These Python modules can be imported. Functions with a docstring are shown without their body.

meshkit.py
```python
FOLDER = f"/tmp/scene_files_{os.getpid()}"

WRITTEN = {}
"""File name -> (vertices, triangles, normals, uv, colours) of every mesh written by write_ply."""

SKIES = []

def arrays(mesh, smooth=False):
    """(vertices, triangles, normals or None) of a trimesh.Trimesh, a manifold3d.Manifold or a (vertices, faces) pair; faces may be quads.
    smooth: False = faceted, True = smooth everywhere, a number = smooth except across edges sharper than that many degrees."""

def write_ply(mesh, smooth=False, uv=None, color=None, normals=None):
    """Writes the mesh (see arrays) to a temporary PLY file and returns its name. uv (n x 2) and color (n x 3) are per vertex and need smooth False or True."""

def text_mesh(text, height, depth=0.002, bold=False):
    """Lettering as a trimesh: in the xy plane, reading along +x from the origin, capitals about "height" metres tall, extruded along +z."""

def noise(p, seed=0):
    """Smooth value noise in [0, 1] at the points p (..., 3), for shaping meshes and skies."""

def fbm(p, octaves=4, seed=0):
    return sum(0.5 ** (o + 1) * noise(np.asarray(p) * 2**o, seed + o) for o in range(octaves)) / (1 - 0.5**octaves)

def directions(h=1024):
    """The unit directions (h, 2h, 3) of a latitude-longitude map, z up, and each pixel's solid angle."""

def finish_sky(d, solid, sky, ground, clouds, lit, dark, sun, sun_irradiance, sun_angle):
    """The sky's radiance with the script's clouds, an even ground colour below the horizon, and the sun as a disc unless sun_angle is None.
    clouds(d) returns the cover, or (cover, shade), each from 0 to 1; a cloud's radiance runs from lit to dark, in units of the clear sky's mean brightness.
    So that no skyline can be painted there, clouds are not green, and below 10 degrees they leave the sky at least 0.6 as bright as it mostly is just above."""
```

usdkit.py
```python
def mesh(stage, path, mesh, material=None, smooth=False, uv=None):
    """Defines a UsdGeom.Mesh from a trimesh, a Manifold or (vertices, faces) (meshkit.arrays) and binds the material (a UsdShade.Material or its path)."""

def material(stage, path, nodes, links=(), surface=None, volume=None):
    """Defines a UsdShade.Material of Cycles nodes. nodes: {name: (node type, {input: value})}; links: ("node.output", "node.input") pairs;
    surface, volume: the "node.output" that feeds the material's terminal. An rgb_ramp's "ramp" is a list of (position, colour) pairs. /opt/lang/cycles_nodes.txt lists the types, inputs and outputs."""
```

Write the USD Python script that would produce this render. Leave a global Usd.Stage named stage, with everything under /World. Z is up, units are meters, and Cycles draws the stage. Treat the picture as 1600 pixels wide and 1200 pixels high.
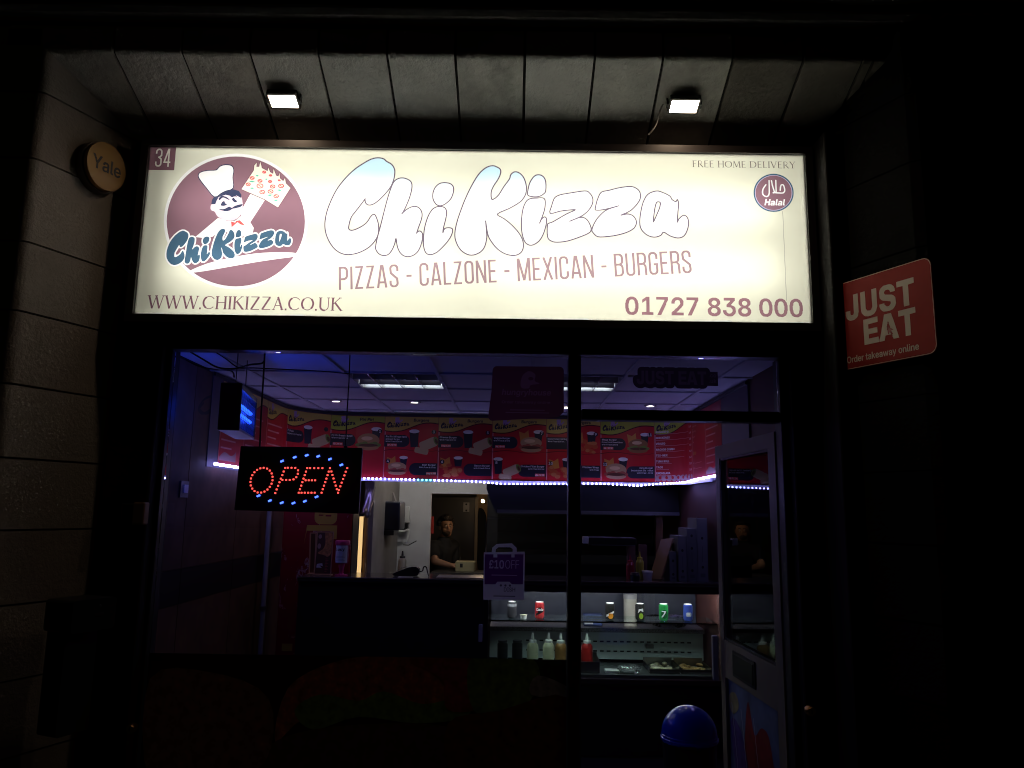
import math, random, glob
import numpy as np
import trimesh
import manifold3d as m3
from shapely import affinity
from shapely.geometry import Polygon, MultiPolygon, LineString, Point, box as sbox
from shapely.ops import unary_union
from PIL import Image, ImageDraw, ImageFont
from pxr import Usd, UsdGeom, UsdLux, UsdShade, Gf, Sdf
import usdkit, meshkit

random.seed(7)
rng = np.random.default_rng(7)
stage = Usd.Stage.CreateInMemory()
UsdGeom.SetStageUpAxis(stage, 'Z')
UsdGeom.SetStageMetersPerUnit(stage, 1.0)
UsdGeom.Xform.Define(stage, '/World')
UsdGeom.Scope.Define(stage, '/World/Looks')

# ------------------------------------------------------------------ camera
CAM = np.array([0.1986, -3.4725, 1.6416]); YAW, PITCH, ROLL, FPX = -0.0055, 0.1624, -0.0154, 1202.0
_f = np.array([math.sin(YAW)*math.cos(PITCH), math.cos(YAW)*math.cos(PITCH), math.sin(PITCH)])
_r = np.cross(_f, [0, 0, 1.0]); _r /= np.linalg.norm(_r); _u = np.cross(_r, _f)
RIGHT = math.cos(ROLL)*_r - math.sin(ROLL)*_u; UP = math.sin(ROLL)*_r + math.cos(ROLL)*_u; FWD = _f
camera = UsdGeom.Camera.Define(stage, '/World/camera')
camera.CreateHorizontalApertureAttr(36.0); camera.CreateVerticalApertureAttr(27.0)
camera.CreateFocalLengthAttr(36.0*FPX/1600.0)
camera.CreateClippingRangeAttr(Gf.Vec2f(0.05, 500.0))
camera.CreateExposureAttr(0.0)
_m = Gf.Matrix4d(*RIGHT, 0, *UP, 0, *(-FWD), 0, *CAM, 1)
camera.AddTransformOp().Set(_m)

# ------------------------------------------------------------------ night sky (no sun: it is dark)
sky = UsdLux.DomeLight.Define(stage, '/World/sky')
usdkit.material(stage, '/World/Looks/night_sky',
    {'s': ('sky_texture', {'sky_type': 'single_scattering', 'sun_disc': False, 'sun_elevation': 0.01, 'sun_rotation': 2.6}),
     'b': ('background_shader', {'strength': 0.0004})}, [('s.color', 'b.color')], surface='b.background')
UsdShade.MaterialBindingAPI.Apply(sky.GetPrim()).Bind(UsdShade.Material.Get(stage, '/World/Looks/night_sky'))
sky.GetPrim().SetCustomDataByKey('kind', 'structure')

# brightness of the lit lamps (radiance)
SIGN_TUBE = 9.0
FLOOD = 46
LEDSTRIP = 22
DOWNLIGHT = 46
TROFFER = 2.2
CASE_TUBE = 36
UVTUBE = 18
KITCHEN = 190
SERVICE_TUBE = 46

def ray(px, py):
    return RIGHT*(px-800)/FPX - UP*(py-600)/FPX + FWD
def at(px, py, y):            # the point of the plane y = const that the photograph shows at px, py
    d = ray(px, py); return CAM + d*(y-CAM[1])/d[1]
def atx(px, py, x):
    d = ray(px, py); return CAM + d*(x-CAM[0])/d[0]
def atz(px, py, z):
    d = ray(px, py); return CAM + d*(z-CAM[2])/d[2]

# ------------------------------------------------------------------ materials
MATS = {}
def mat(name, col, rough=0.5, metal=0.0, var=0.0, scale=8.0, bump=0.0, bscale=60.0, coat=0.0, spec=None, detail=4.0):
    if name in MATS: return MATS[name]
    p = {'base_color': col, 'roughness': rough, 'metallic': metal}
    if coat: p['coat_weight'] = coat; p['coat_roughness'] = 0.08
    if spec is not None: p['specular_ior_level'] = spec
    nodes = {'p': ('principled_bsdf', p)}; links = []
    if var or bump: nodes['g'] = ('texture_coordinate', {})
    if var:
        lo = tuple(c*(1-var) for c in col); hi = tuple(min(1, c*(1+var)) for c in col)
        nodes['n'] = ('noise_texture', {'scale': scale, 'detail': detail, 'roughness': 0.6})
        nodes['r'] = ('rgb_ramp', {'ramp': [(0.25, lo), (0.75, hi)]})
        links += [('g.object', 'n.vector'), ('n.fac', 'r.fac'), ('r.color', 'p.base_color')]
    if bump:
        nodes['n2'] = ('noise_texture', {'scale': bscale, 'detail': 5.0, 'roughness': 0.65})
        nodes['b'] = ('bump', {'strength': bump, 'distance': 0.01})
        links += [('g.object', 'n2.vector'), ('n2.fac', 'b.height'), ('b.normal', 'p.normal')]
    MATS[name] = usdkit.material(stage, '/World/Looks/'+name, nodes, links, surface='p.BSDF')
    return MATS[name]
def emit(name, col, strength):
    if name not in MATS:
        MATS[name] = usdkit.material(stage, '/World/Looks/'+name, {'e': ('emission', {'color': col, 'strength': strength})}, surface='e.emission')
    return MATS[name]
def backlit(name, col, gloss=0.06):
    """A translucent plastic or film: the tubes behind shine through it; its face reflects a little."""
    if name not in MATS:
        MATS[name] = usdkit.material(stage, '/World/Looks/'+name,
            {'t': ('translucent_bsdf', {'color': col}), 'd': ('diffuse_bsdf', {'color': tuple(c*0.5 for c in col)}), 'm': ('mix_closure', {'fac': 0.15}),
             'g': ('glossy_bsdf', {'color': (1, 1, 1), 'roughness': 0.12}), 'f': ('fresnel', {'IOR': 1.4}), 'm2': ('mix_closure', {})},
            [('t.BSDF', 'm.closure1'), ('d.BSDF', 'm.closure2'), ('m.closure', 'm2.closure1'), ('g.BSDF', 'm2.closure2'), ('f.fac', 'm2.fac')], surface='m2.closure')
    return MATS[name]
def pane(name, tint=(1, 1, 1), ior=1.45, rough=0.0):
    if name not in MATS:
        MATS[name] = usdkit.material(stage, '/World/Looks/'+name,
            {'t': ('transparent_bsdf', {'color': tint}), 'g': ('glossy_bsdf', {'color': (1, 1, 1), 'roughness': rough}), 'f': ('fresnel', {'IOR': ior}), 'm': ('mix_closure', {})},
            [('f.fac', 'm.fac'), ('t.BSDF', 'm.closure1'), ('g.BSDF', 'm.closure2')], surface='m.closure')
    return MATS[name]

# ------------------------------------------------------------------ prims
ORI = {}; USED = {}
def fresh(parent, name):
    key = (parent, name); k = USED.get(key, 0); USED[key] = k+1
    return f'{parent}/{name}' if k == 0 else f'{parent}/{name}_{k:03d}'
def tag(p, label=None, cat=None, group=None, kind=None):
    p = p.GetPrim() if hasattr(p, 'GetPrim') else p
    for k, v in (('label', label), ('category', cat), ('group', group), ('kind', kind)):
        if v: p.SetCustomDataByKey(k, v)
    return p
def thing(name, label, cat, loc=(0, 0, 0), group=None):
    path = fresh('/World', name)
    x = UsdGeom.Xform.Define(stage, path); x.AddTranslateOp().Set(Gf.Vec3d(*map(float, loc)))
    ORI[path] = np.array(loc, float)
    tag(x, label, cat, group)
    return path
def tm(m):
    if isinstance(m, (list, tuple)) and m and not isinstance(m[0], np.ndarray):
        m = trimesh.util.concatenate([tm(x) for x in m])
    if isinstance(m, m3.Manifold):
        q = m.to_mesh(); m = trimesh.Trimesh(q.vert_properties[:, :3], q.tri_verts, process=False)
    if isinstance(m, tuple): m = trimesh.Trimesh(m[0], m[1], process=False)
    return m
def put(name, m, material, parent=None, smooth=False, label=None, kind=None, cat=None, group=None):
    m = tm(m)
    if parent is None:
        path = fresh('/World', name); o = np.zeros(3)
        lo, hi = m.bounds; o = np.array([(lo[0]+hi[0])/2, (lo[1]+hi[1])/2, lo[2]])
    else:
        path = fresh(parent, name); o = ORI[parent]
    v = np.array(m.vertices) - o
    prim = usdkit.mesh(stage, path, trimesh.Trimesh(v, m.faces, process=False), material, smooth=smooth)
    if parent is None: UsdGeom.Xformable(prim).AddTranslateOp().Set(Gf.Vec3d(*map(float, o)))
    ORI[path] = o
    tag(prim, label, cat, group, kind)
    return path
def struct(name, m, material, smooth=False): return put(name, m, material, None, smooth, kind='structure')
def dup(src, loc, label, rotz=0.0, group=None):
    base = src.split('/')[-1]
    path = fresh('/World', base)
    x = UsdGeom.Xform.Define(stage, path)
    x.GetPrim().GetReferences().AddInternalReference(src)
    x.ClearXformOpOrder()
    x.AddTranslateOp(opSuffix='copy').Set(Gf.Vec3d(*map(float, loc)))
    if rotz: x.AddRotateZOp(opSuffix='copy').Set(math.degrees(rotz))
    x.GetPrim().SetInstanceable(True)
    s = stage.GetPrimAtPath(src)
    tag(x, label, s.GetCustomDataByKey('category'), group or s.GetCustomDataByKey('group'))
    return path

# ------------------------------------------------------------------ shapes
def B(x0, x1, y0, y1, z0, z1):
    m = trimesh.creation.box((abs(x1-x0), abs(y1-y0), abs(z1-z0))); m.apply_translation(((x0+x1)/2, (y0+y1)/2, (z0+z1)/2)); return m
def RB(x0, x1, y0, y1, z0, z1, r=0.005, seg=2):     # box with rounded edges
    x0, x1 = sorted((x0, x1)); y0, y1 = sorted((y0, y1)); z0, z1 = sorted((z0, z1))
    r = min(r, 0.49*min(x1-x0, y1-y0, z1-z0))
    s = m3.Manifold.sphere(r, 8 if seg < 3 else 12)
    return tm(m3.Manifold.batch_hull([s.translate((x, y, z)) for x in (x0+r, x1-r) for y in (y0+r, y1-r) for z in (z0+r, z1-r)]))
def tube(pts, r, sides=8, cap=True):
    p = np.asarray(pts, float); n = len(p)
    rr = np.broadcast_to(np.asarray(r, float), (n,))
    t = np.gradient(p, axis=0); t /= np.linalg.norm(t, axis=1, keepdims=True)+1e-12
    ref = np.array([0, 0, 1.0]) if abs(t[0][2]) < 0.9 else np.array([1.0, 0, 0])
    a0 = np.cross(t[0], ref); a0 /= np.linalg.norm(a0); V = []
    for i in range(n):
        a0 = a0 - t[i]*np.dot(a0, t[i]); a0 /= np.linalg.norm(a0)+1e-12; b0 = np.cross(t[i], a0)
        for k in range(sides):
            g = 2*math.pi*k/sides; V.append(p[i]+rr[i]*(math.cos(g)*a0+math.sin(g)*b0))
    F = []
    for i in range(n-1):
        for k in range(sides):
            a, b = i*sides+k, i*sides+(k+1) % sides; F += [(a, b, b+sides), (a, b+sides, a+sides)]
    if cap:
        V += [p[0], p[-1]]
        for k in range(sides):
            F.append((len(V)-2, (k+1) % sides, k)); F.append((len(V)-1, (n-1)*sides+k, (n-1)*sides+(k+1) % sides))
    return trimesh.Trimesh(np.array(V), np.array(F), process=False)
def lathe(prof, c, n=24, axis='z'):                 # prof: (radius, height) pairs
    m = trimesh.creation.revolve(np.array(prof, float), sections=n)
    if axis == 'y': m.apply_transform(trimesh.transformations.rotation_matrix(math.pi/2, [1, 0, 0]))
    if axis == 'x': m.apply_transform(trimesh.transformations.rotation_matrix(math.pi/2, [0, 1, 0]))
    m.apply_translation(c); return m
def geoms(g):
    if g.is_empty: return []
    return [x for x in getattr(g, 'geoms', [g]) if isinstance(x, Polygon) and x.area > 1e-9]
class Fr:                                            # a flat frame: a along u, b along v, c along the normal
    def __init__(s, o, u, v):
        s.o = np.array(o, float); s.u = np.array(u, float)/np.linalg.norm(u); v = np.array(v, float)
        s.n = np.cross(s.u, v); s.n /= np.linalg.norm(s.n); s.v = np.cross(s.n, s.u)
    def __call__(s, p):
        p = np.asarray(p, float); return s.o + p[:, :1]*s.u + p[:, 1:2]*s.v + p[:, 2:3]*s.n
def sheet(poly, fr, c=0.0, t=0.0, maxedge=None):     # flat print or cut plate of thickness t lying c above the frame
    out = []
    for g in geoms(poly):
        g = g.buffer(0)
        for h in geoms(g):
            if t > 0:
                m = trimesh.creation.extrude_polygon(h, t, engine='earcut')
                v = np.array(m.vertices) + [0, 0, c]; f = m.faces
            else:
                v2, f = trimesh.creation.triangulate_polygon(h, engine='earcut'); v = np.column_stack([v2, np.full(len(v2), c)])
                a, b, d = v[f[:, 0]], v[f[:, 1]], v[f[:, 2]]
                flip = np.cross(b-a, d-a)[:, 2] < 0; f = np.array(f); f[flip] = f[flip][:, ::-1]
            if maxedge: v, f = trimesh.remesh.subdivide_to_size(v, f, maxedge, max_iter=8)
            out.append(trimesh.Trimesh(fr(v), f, process=False))
    return trimesh.util.concatenate(out) if out else None
def rrect(x0, y0, x1, y1, r): return sbox(x0+r, y0+r, x1-r, y1-r).buffer(r, quad_segs=5)
def ell(cx, cy, rx, ry, n=8): return affinity.translate(affinity.scale(Point(0, 0).buffer(1, quad_segs=n), rx, ry), cx, cy)
def line(pts, w, cap=2, join=2): return LineString(pts).buffer(w/2, cap_style=cap, join_style=join)
def smooth_loop(pts, n=4, closed=True):
    p = np.array(pts, float); N = len(p); out = []
    for i in range(N if closed else N-1):
        p0, p1, p2, p3 = (p[(i-1) % N], p[i], p[(i+1) % N], p[(i+2) % N]) if closed else (p[max(i-1, 0)], p[i], p[i+1], p[min(i+2, N-1)])
        for k in range(n):
            t = k/n
            out.append(0.5*(2*p1+(p2-p0)*t+(2*p0-5*p1+4*p2-p3)*t*t+(3*p1-p0-3*p2+p3)*t**3))
    if not closed: out.append(p[-1])
    return np.array(out)

# ------------------------------------------------------------------ lettering
_FONT = glob.glob('/opt/blender-*/*/datafiles/fonts/Inter.woff2')[0]
_GL = {}
def glyph(ch, wght, res):
    key = (ch, wght, res)
    if key in _GL: return _GL[key]
    f = ImageFont.truetype(_FONT, res)
    try: f.set_variation_by_axes([32 if res > 60 else 14, wght])
    except Exception: pass
    adv = f.getlength(ch)/res
    x0, y0, x1, y1 = f.getbbox(ch, anchor='ls')
    g = Polygon()
    if x1 > x0 and y1 > y0 and ch != ' ':
        im = Image.new('L', (x1-x0+8, y1-y0+8)); ImageDraw.Draw(im).text((4-x0, 4-y0), ch, 255, font=f, anchor='ls')
        on = np.pad(np.asarray(im) > 127, ((0, 0), (1, 1))).astype(np.int8)
        d = np.diff(on, axis=1); rows, st = np.nonzero(d == 1); en = np.nonzero(d == -1)[1]
        g = unary_union([sbox(a, -r-1, b, -r) for a, b, r in zip(st, en, rows)]).buffer(0.6).buffer(-0.6).simplify(0.75)
        g = affinity.affine_transform(g, [1/res, 0, 0, 1/res, (x0-4)/res, (4-y0)/res])
    _GL[key] = (g, adv); return _GL[key]
def text(s, h, wght=600, wx=1.0, slant=0.0, track=0.0, align='l', res=64, width=None):
    """Lettering as polygons; h is the height of the capitals, origin at the left of the base line."""
    k = h/0.727; x = 0.0; out = []
    for ch in s:
        g, a = glyph(ch, wght, res)
        if not g.is_empty: out.append(affinity.translate(g, x, 0))
        x += a+track
    g = unary_union(out) if out else Polygon()
    g = affinity.scale(g, k*wx, k, origin=(0, 0))
    if slant: g = affinity.skew(g, xs=math.degrees(math.atan(slant)), origin=(0, 0))
    if width and not g.is_empty:
        b = g.bounds; g = affinity.scale(affinity.translate(g, -b[0], 0), width/(b[2]-b[0]), 1, origin=(0, 0))
    if align != 'l' and not g.is_empty:
        b = g.bounds; g = affinity.translate(g, -(b[2] if align == 'r' else (b[0]+b[2])/2), 0)
    return g
def place(g, x, y, rot=0.0): return affinity.translate(affinity.rotate(g, rot, origin=(0, 0)), x, y)

# condensed lettering from strokes: each glyph is (width, strokes)
def _arc(cx, cy, rx, ry, a0, a1, n=8):
    return [(cx+rx*math.cos(math.radians(a0+(a1-a0)*i/n)), cy+ry*math.sin(math.radians(a0+(a1-a0)*i/n))) for i in range(n+1)]
_w = 0.36; _q = 0.07; _r = _w/2-_q/2
_bowl = lambda y0, y1: [(_q/2, y1)]+_arc(_w/2, y1-_r, _r, _r, 90, 0, 6)+_arc(_w/2, y0+_r, _r, _r, 0, -90, 6)+[(_q/2, y0)]
_L, _R, _T, _Bm = _q/2, _w-_q/2, 1-_q/2, _q/2
COND = {
 'P': (_w, [[(_L, 0), (_L, 1)], _bowl(.46, _T)]), 'I': (_q, [[(_L, 0), (_L, 1)]]),
 'Z': (.34, [[(.01, _T), (.29, _T), (.04, _Bm), (.33, _Bm)]]),
 'A': (.40, [[(.03, 0), (.18, 1)], [(.22, 1), (.37, 0)], [(.08, .24), (.32, .24)], [(.17, _T), (.23, _T)]]),
 'S': (_w, [[(_R, .70)]+_arc(_w/2, _T-_r, _r, _r, 0, 180, 8)+[(_L+.02, .62), (_R-.02, .38)]+_arc(_w/2, _Bm+_r, _r, _r, 0, -180, 8)+[(_L, .30)]]),
 '-': (.22, [[(0, .47), (.22, .47)]]),
 'C': (_w, [[(_R, .66)]+_arc(_w/2, _T-_r, _r, _r, 0, 180, 8)+_arc(_w/2, _Bm+_r, _r, _r, 180, 360, 8)+[(_R, .34)]]),
 'L': (.30, [[(_L, 1), (_L, _Bm), (.30, _Bm)]]),
 'O': (_w, [_arc(_w/2, _T-_r, _r, _r, 0, 180, 8)+_arc(_w/2, _Bm+_r, _r, _r, 180, 360, 8)+[(_R, _T-_r)]]),
 'N': (.40, [[(_L, 0), (_L, 1)], [(_L, 1), (.40-_L, 0)], [(.40-_L, 0), (.40-_L, 1)]]),
 'E': (.31, [[(.31, _T), (_L, _T), (_L, _Bm), (.31, _Bm)], [(_L, .5), (.28, .5)]]),
 'M': (.52, [[(_L, 0), (_L, 1)], [(.05, 1), (.26, .03)], [(.47, 1), (.26, .03)], [(.52-_L, 0), (.52-_L, 1)]]),
 'X': (.38, [[(.03, 0), (.35, 1)], [(.03, 1), (.35, 0)]]),
 'B': (_w, [[(_L, 0), (_L, 1)], _bowl(.52, _T), _bowl(_Bm, .52)]),
 'U': (_w, [[(_L, 1)]+_arc(_w/2, _Bm+_r, _r, _r, 180, 360, 8)+[(_R, 1)]]),
 'R': (_w, [[(_L, 0), (_L, 1)], _bowl(.50, _T), [(_R-.07, .5), (_R, .40), (_R+.01, 0)]]),
 'G': (_w, [[(_R, .68)]+_arc(_w/2, _T-_r, _r, _r, 0, 180, 8)+_arc(_w/2, _Bm+_r, _r, _r, 180, 360, 8)+[(_R, .46), (.19, .46)]]),
 '3': (_w, [[(_L, .72)]+_arc(_w/2, _T-_r, _r, _r, 180, 0, 8)+[(_R, .62), (.2, .52), (.14, .52)], [(.2, .52), (_R, .42)]+_arc(_w/2, _Bm+_r, _r, _r, 0, -180, 8)+[(_L, .28)]]),
 '4': (.38, [[(.27, 0), (.27, 1), (.25, 1), (.03, .25), (.38, .25)]]),
 ' ': (.10, []) }
def condensed(s, h, q=_q, gap=0.115):
    x = 0; out = []
    for ch in s:
        w, st = COND[ch]
        for pl in st: out.append(affinity.translate(LineString(pl).buffer(q/2, cap_style=2, join_style=2, mitre_limit=2), x, 0))
        x += w+gap
    return affinity.scale(unary_union(out).intersection(sbox(-1, 0, 99, 1)), h, h, origin=(0, 0))

# roman capitals from strokes: (width, [(points, 'k' thick | 'n' thin)], [serifs: (x, y, half width)])
K_, N_ = .115, .05
ROM = {
 'W': (1.12, [([(.06, 1), (.33, 0)], 'k'), ([(.33, 0), (.57, .97)], 'n'), ([(.55, 1), (.82, 0)], 'k'), ([(.82, 0), (1.06, 1)], 'n')], [(.06, 1, .11), (.57, 1, .10), (1.06, 1, .09)]),
 '.': (.16, [([(.02, .05), (.14, .05)], 'd')], []),
 'C': (.82, [(_arc(.46, .5, .40, .47, 42, 125, 8), 'n'), (_arc(.46, .5, .40, .47, 120, 240, 10), 'k'), (_arc(.46, .5, .40, .47, 235, 318, 8), 'n')], [(.77, .82, .03)]),
 'H': (.80, [([(.12, 0), (.12, 1)], 'k'), ([(.68, 0), (.68, 1)], 'k'), ([(.12, .52), (.68, .52)], 'n')], [(.12, 0, .12), (.12, 1, .12), (.68, 0, .12), (.68, 1, .12)]),
 'I': (.26, [([(.13, 0), (.13, 1)], 'k')], [(.13, 0, .12), (.13, 1, .12)]),
 'K': (.78, [([(.12, 0), (.12, 1)], 'k'), ([(.62, 1), (.15, .5)], 'n'), ([(.28, .6), (.72, 0)], 'k')], [(.12, 0, .12), (.12, 1, .12), (.62, 1, .10), (.74, 0, .07)]),
 'Z': (.70, [([(.06, .975), (.64, .975)], 'n'), ([(.60, .96), (.10, .04)], 'k'), ([(.06, .025), (.66, .025)], 'n')], []),
 'A': (.80, [([(.10, 0), (.40, 1)], 'n'), ([(.38, 1), (.70, 0)], 'k'), ([(.19, .34), (.60, .34)], 'n')], [(.10, 0, .10), (.70, 0, .10)]),
 'O': (.90, [(_arc(.45, .5, .40, .47, 40, 140, 8), 'n'), (_arc(.45, .5, .39, .47, 130, 230, 8), 'k'), (_arc(.45, .5, .40, .47, 220, 320, 8), 'n'), (_arc(.45, .5, .39, .47, -50, 50, 8), 'k')], []),
 'U': (.80, [([(.13, 1), (.13, .35)]+_arc(.41, .33, .28, .31, 180, 280, 8), 'k'), (_arc(.41, .33, .28, .31, 270, 360, 8)+[(.69, 1)], 'n')], [(.13, 1, .12), (.69, 1, .10)]),
 'F': (.56, [([(.12, 0), (.12, 1)], 'k'), ([(.12, .975), (.52, .975)], 'n'), ([(.12, .52), (.44, .52)], 'n')], [(.12, 0, .12), (.08, 1, .07)]),
 'E': (.60, [([(.12, 0), (.12, 1)], 'k'), ([(.08, .975), (.52, .975)], 'n'), ([(.12, .52), (.46, .52)], 'n'), ([(.08, .025), (.56, .025)], 'n')], []),
 'R': (.70, [([(.12, 0), (.12, 1)], 'k'), ([(.1, .97)]+_arc(.30, .73, .22, .24, 90, -90, 10)+[(.12, .49)], 'n'), ([(.30, .49), (.66, 0)], 'k')], [(.12, 0, .12), (.68, 0, .06)]),
 'M': (.98, [([(.10, 0), (.16, 1)], 'n'), ([(.16, 1), (.47, .08)], 'k'), ([(.47, .08), (.80, 1)], 'n'), ([(.80, 1), (.87, 0)], 'k')], [(.10, 0, .1), (.87, 0, .12)]),
 'D': (.86, [([(.12, 0), (.12, 1)], 'k'), ([(.1, .97), (.35, .97)]+_arc(.37, .5, .40, .47, 90, 40, 4), 'n'), (_arc(.37, .5, .40, .47, 55, -55, 8), 'k'), (_arc(.37, .5, .40, .47, -40, -90, 4)+[(.1, .03)], 'n')], [(.06, 1, .06), (.06, 0, .06)]),
 'L': (.56, [([(.12, 0), (.12, 1)], 'k'), ([(.08, .025), (.52, .025)], 'n')], [(.12, 1, .12)]),
 'V': (.78, [([(.08, 1), (.40, 0)], 'k'), ([(.40, 0), (.70, 1)], 'n')], [(.08, 1, .1), (.70, 1, .09)]),
 'Y': (.74, [([(.08, 1), (.38, .5)], 'k'), ([(.38, .5), (.66, 1)], 'n'), ([(.38, .52), (.38, 0)], 'k')], [(.08, 1, .1), (.66, 1, .09), (.38, 0, .12)]),
 ' ': (.28, []  , []) }
def roman(s, h, width, bold=1.0):
    x = 0; out = []
    for ch in s:
        w, st, se = ROM[ch]
        for pl, kd in st:
            ww = {'k': K_, 'n': N_, 'd': .12}[kd]*bold
            out.append(affinity.translate(LineString(pl).buffer(ww/2, cap_style=2, join_style=2, mitre_limit=2, quad_segs=3), x, 0))
        for sx, sy, hw in se: out.append(affinity.translate(sbox(sx-hw, sy-(.045*bold if sy > .5 else 0), sx+hw, sy+(.045*bold if sy <= .5 else 0)), x, 0))
        x += w+.075
    g = unary_union(out); b = g.bounds
    return affinity.scale(affinity.translate(g, -b[0], 0), width/(b[2]-b[0]), h, origin=(0, 0))

def printed(t, fr, layers, c=0.0):
    """Flat print in one plane: every layer is cut out of those below it, so that light from behind passes one film only."""
    cover = None; out = []
    for nm, g, m in reversed(layers):
        g = g.buffer(0); v = g if cover is None else g.difference(cover)
        cover = g if cover is None else cover.union(g); out.append((nm, v, m))
    for nm, v, m in reversed(out):
        sh = sheet(v, fr, c)
        if sh is not None: put(nm, sh, m, t)

# ------------------------------------------------------------------ common materials
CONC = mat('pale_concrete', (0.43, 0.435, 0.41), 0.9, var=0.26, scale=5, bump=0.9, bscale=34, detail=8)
CONC2 = mat('pale_concrete_stained_fade', (0.37, 0.37, 0.34), 0.9, var=0.3, scale=9, bump=1.0, bscale=22, detail=8)  # stained tone; on the end soffit blocks it also paints in fading light
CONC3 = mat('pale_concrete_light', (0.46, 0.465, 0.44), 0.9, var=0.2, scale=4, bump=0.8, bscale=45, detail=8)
CONC_FADE = mat('concrete_light_fade', (0.13, 0.122, 0.105), 0.9, var=0.3, scale=5, bump=0.7, bscale=34, detail=8)  # right-end soffit blocks: the light fading out is painted into this colour
BRN1 = mat('brown_grey_concrete', (0.275, 0.25, 0.225), 0.9, var=0.12, scale=4, bump=0.45, bscale=60, detail=8)
BRN2 = mat('brown_grey_concrete_pale', (0.30, 0.275, 0.25), 0.9, var=0.12, scale=5, bump=0.45, bscale=70, detail=8)
BRN3 = mat('brown_grey_concrete_dark', (0.25, 0.22, 0.195), 0.9, var=0.15, scale=6, bump=0.5, bscale=50, detail=8)
JOINT = mat('joint_dark', (0.03, 0.03, 0.03), 0.95)
DARKPAINT = mat('dark_painted_wood', (0.010, 0.010, 0.011), 0.6, var=0.3, scale=12, bump=0.15, bscale=40, spec=.25)
BLACKMETAL = mat('black_metal', (0.012, 0.012, 0.014), 0.4)
ALU = mat('brown_black_aluminium', (0.012, 0.013, 0.015), 0.42)
GREYTRIM = mat('grey_trim', (0.16, 0.16, 0.165), 0.6, var=0.3, scale=20)
WALLTOP = mat('dark_render', (0.03, 0.03, 0.032), 0.9, var=0.3, scale=6, bump=0.4)
DARKBLOCK = mat('dark_painted_concrete', (0.006, 0.006, 0.006), 0.9, spec=.1, bump=0.5, bscale=40)
PAVE = mat('paving', (0.11, 0.105, 0.10), 0.9, var=0.25, scale=3, bump=0.4)
ASPH = mat('asphalt', (0.045, 0.045, 0.047), 0.9, var=0.3, scale=30, bump=0.6, bscale=120)
GLASS = pane('window_glass')
DOORGLASS = pane('door_glass', ior=1.5)
BRASS = mat('brass', (0.55, 0.30, 0.10), 0.3, 1.0)

# ------------------------------------------------------------------ ground
struct('pavement', B(-30, 30, -4.6, -0.02, -0.2, 0.0), PAVE)
struct('kerb', B(-30, 30, -4.75, -4.603, -0.3, 0.002), CONC)
struct('road', B(-60, 60, -60, -4.753, -0.4, -0.12), ASPH)

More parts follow.
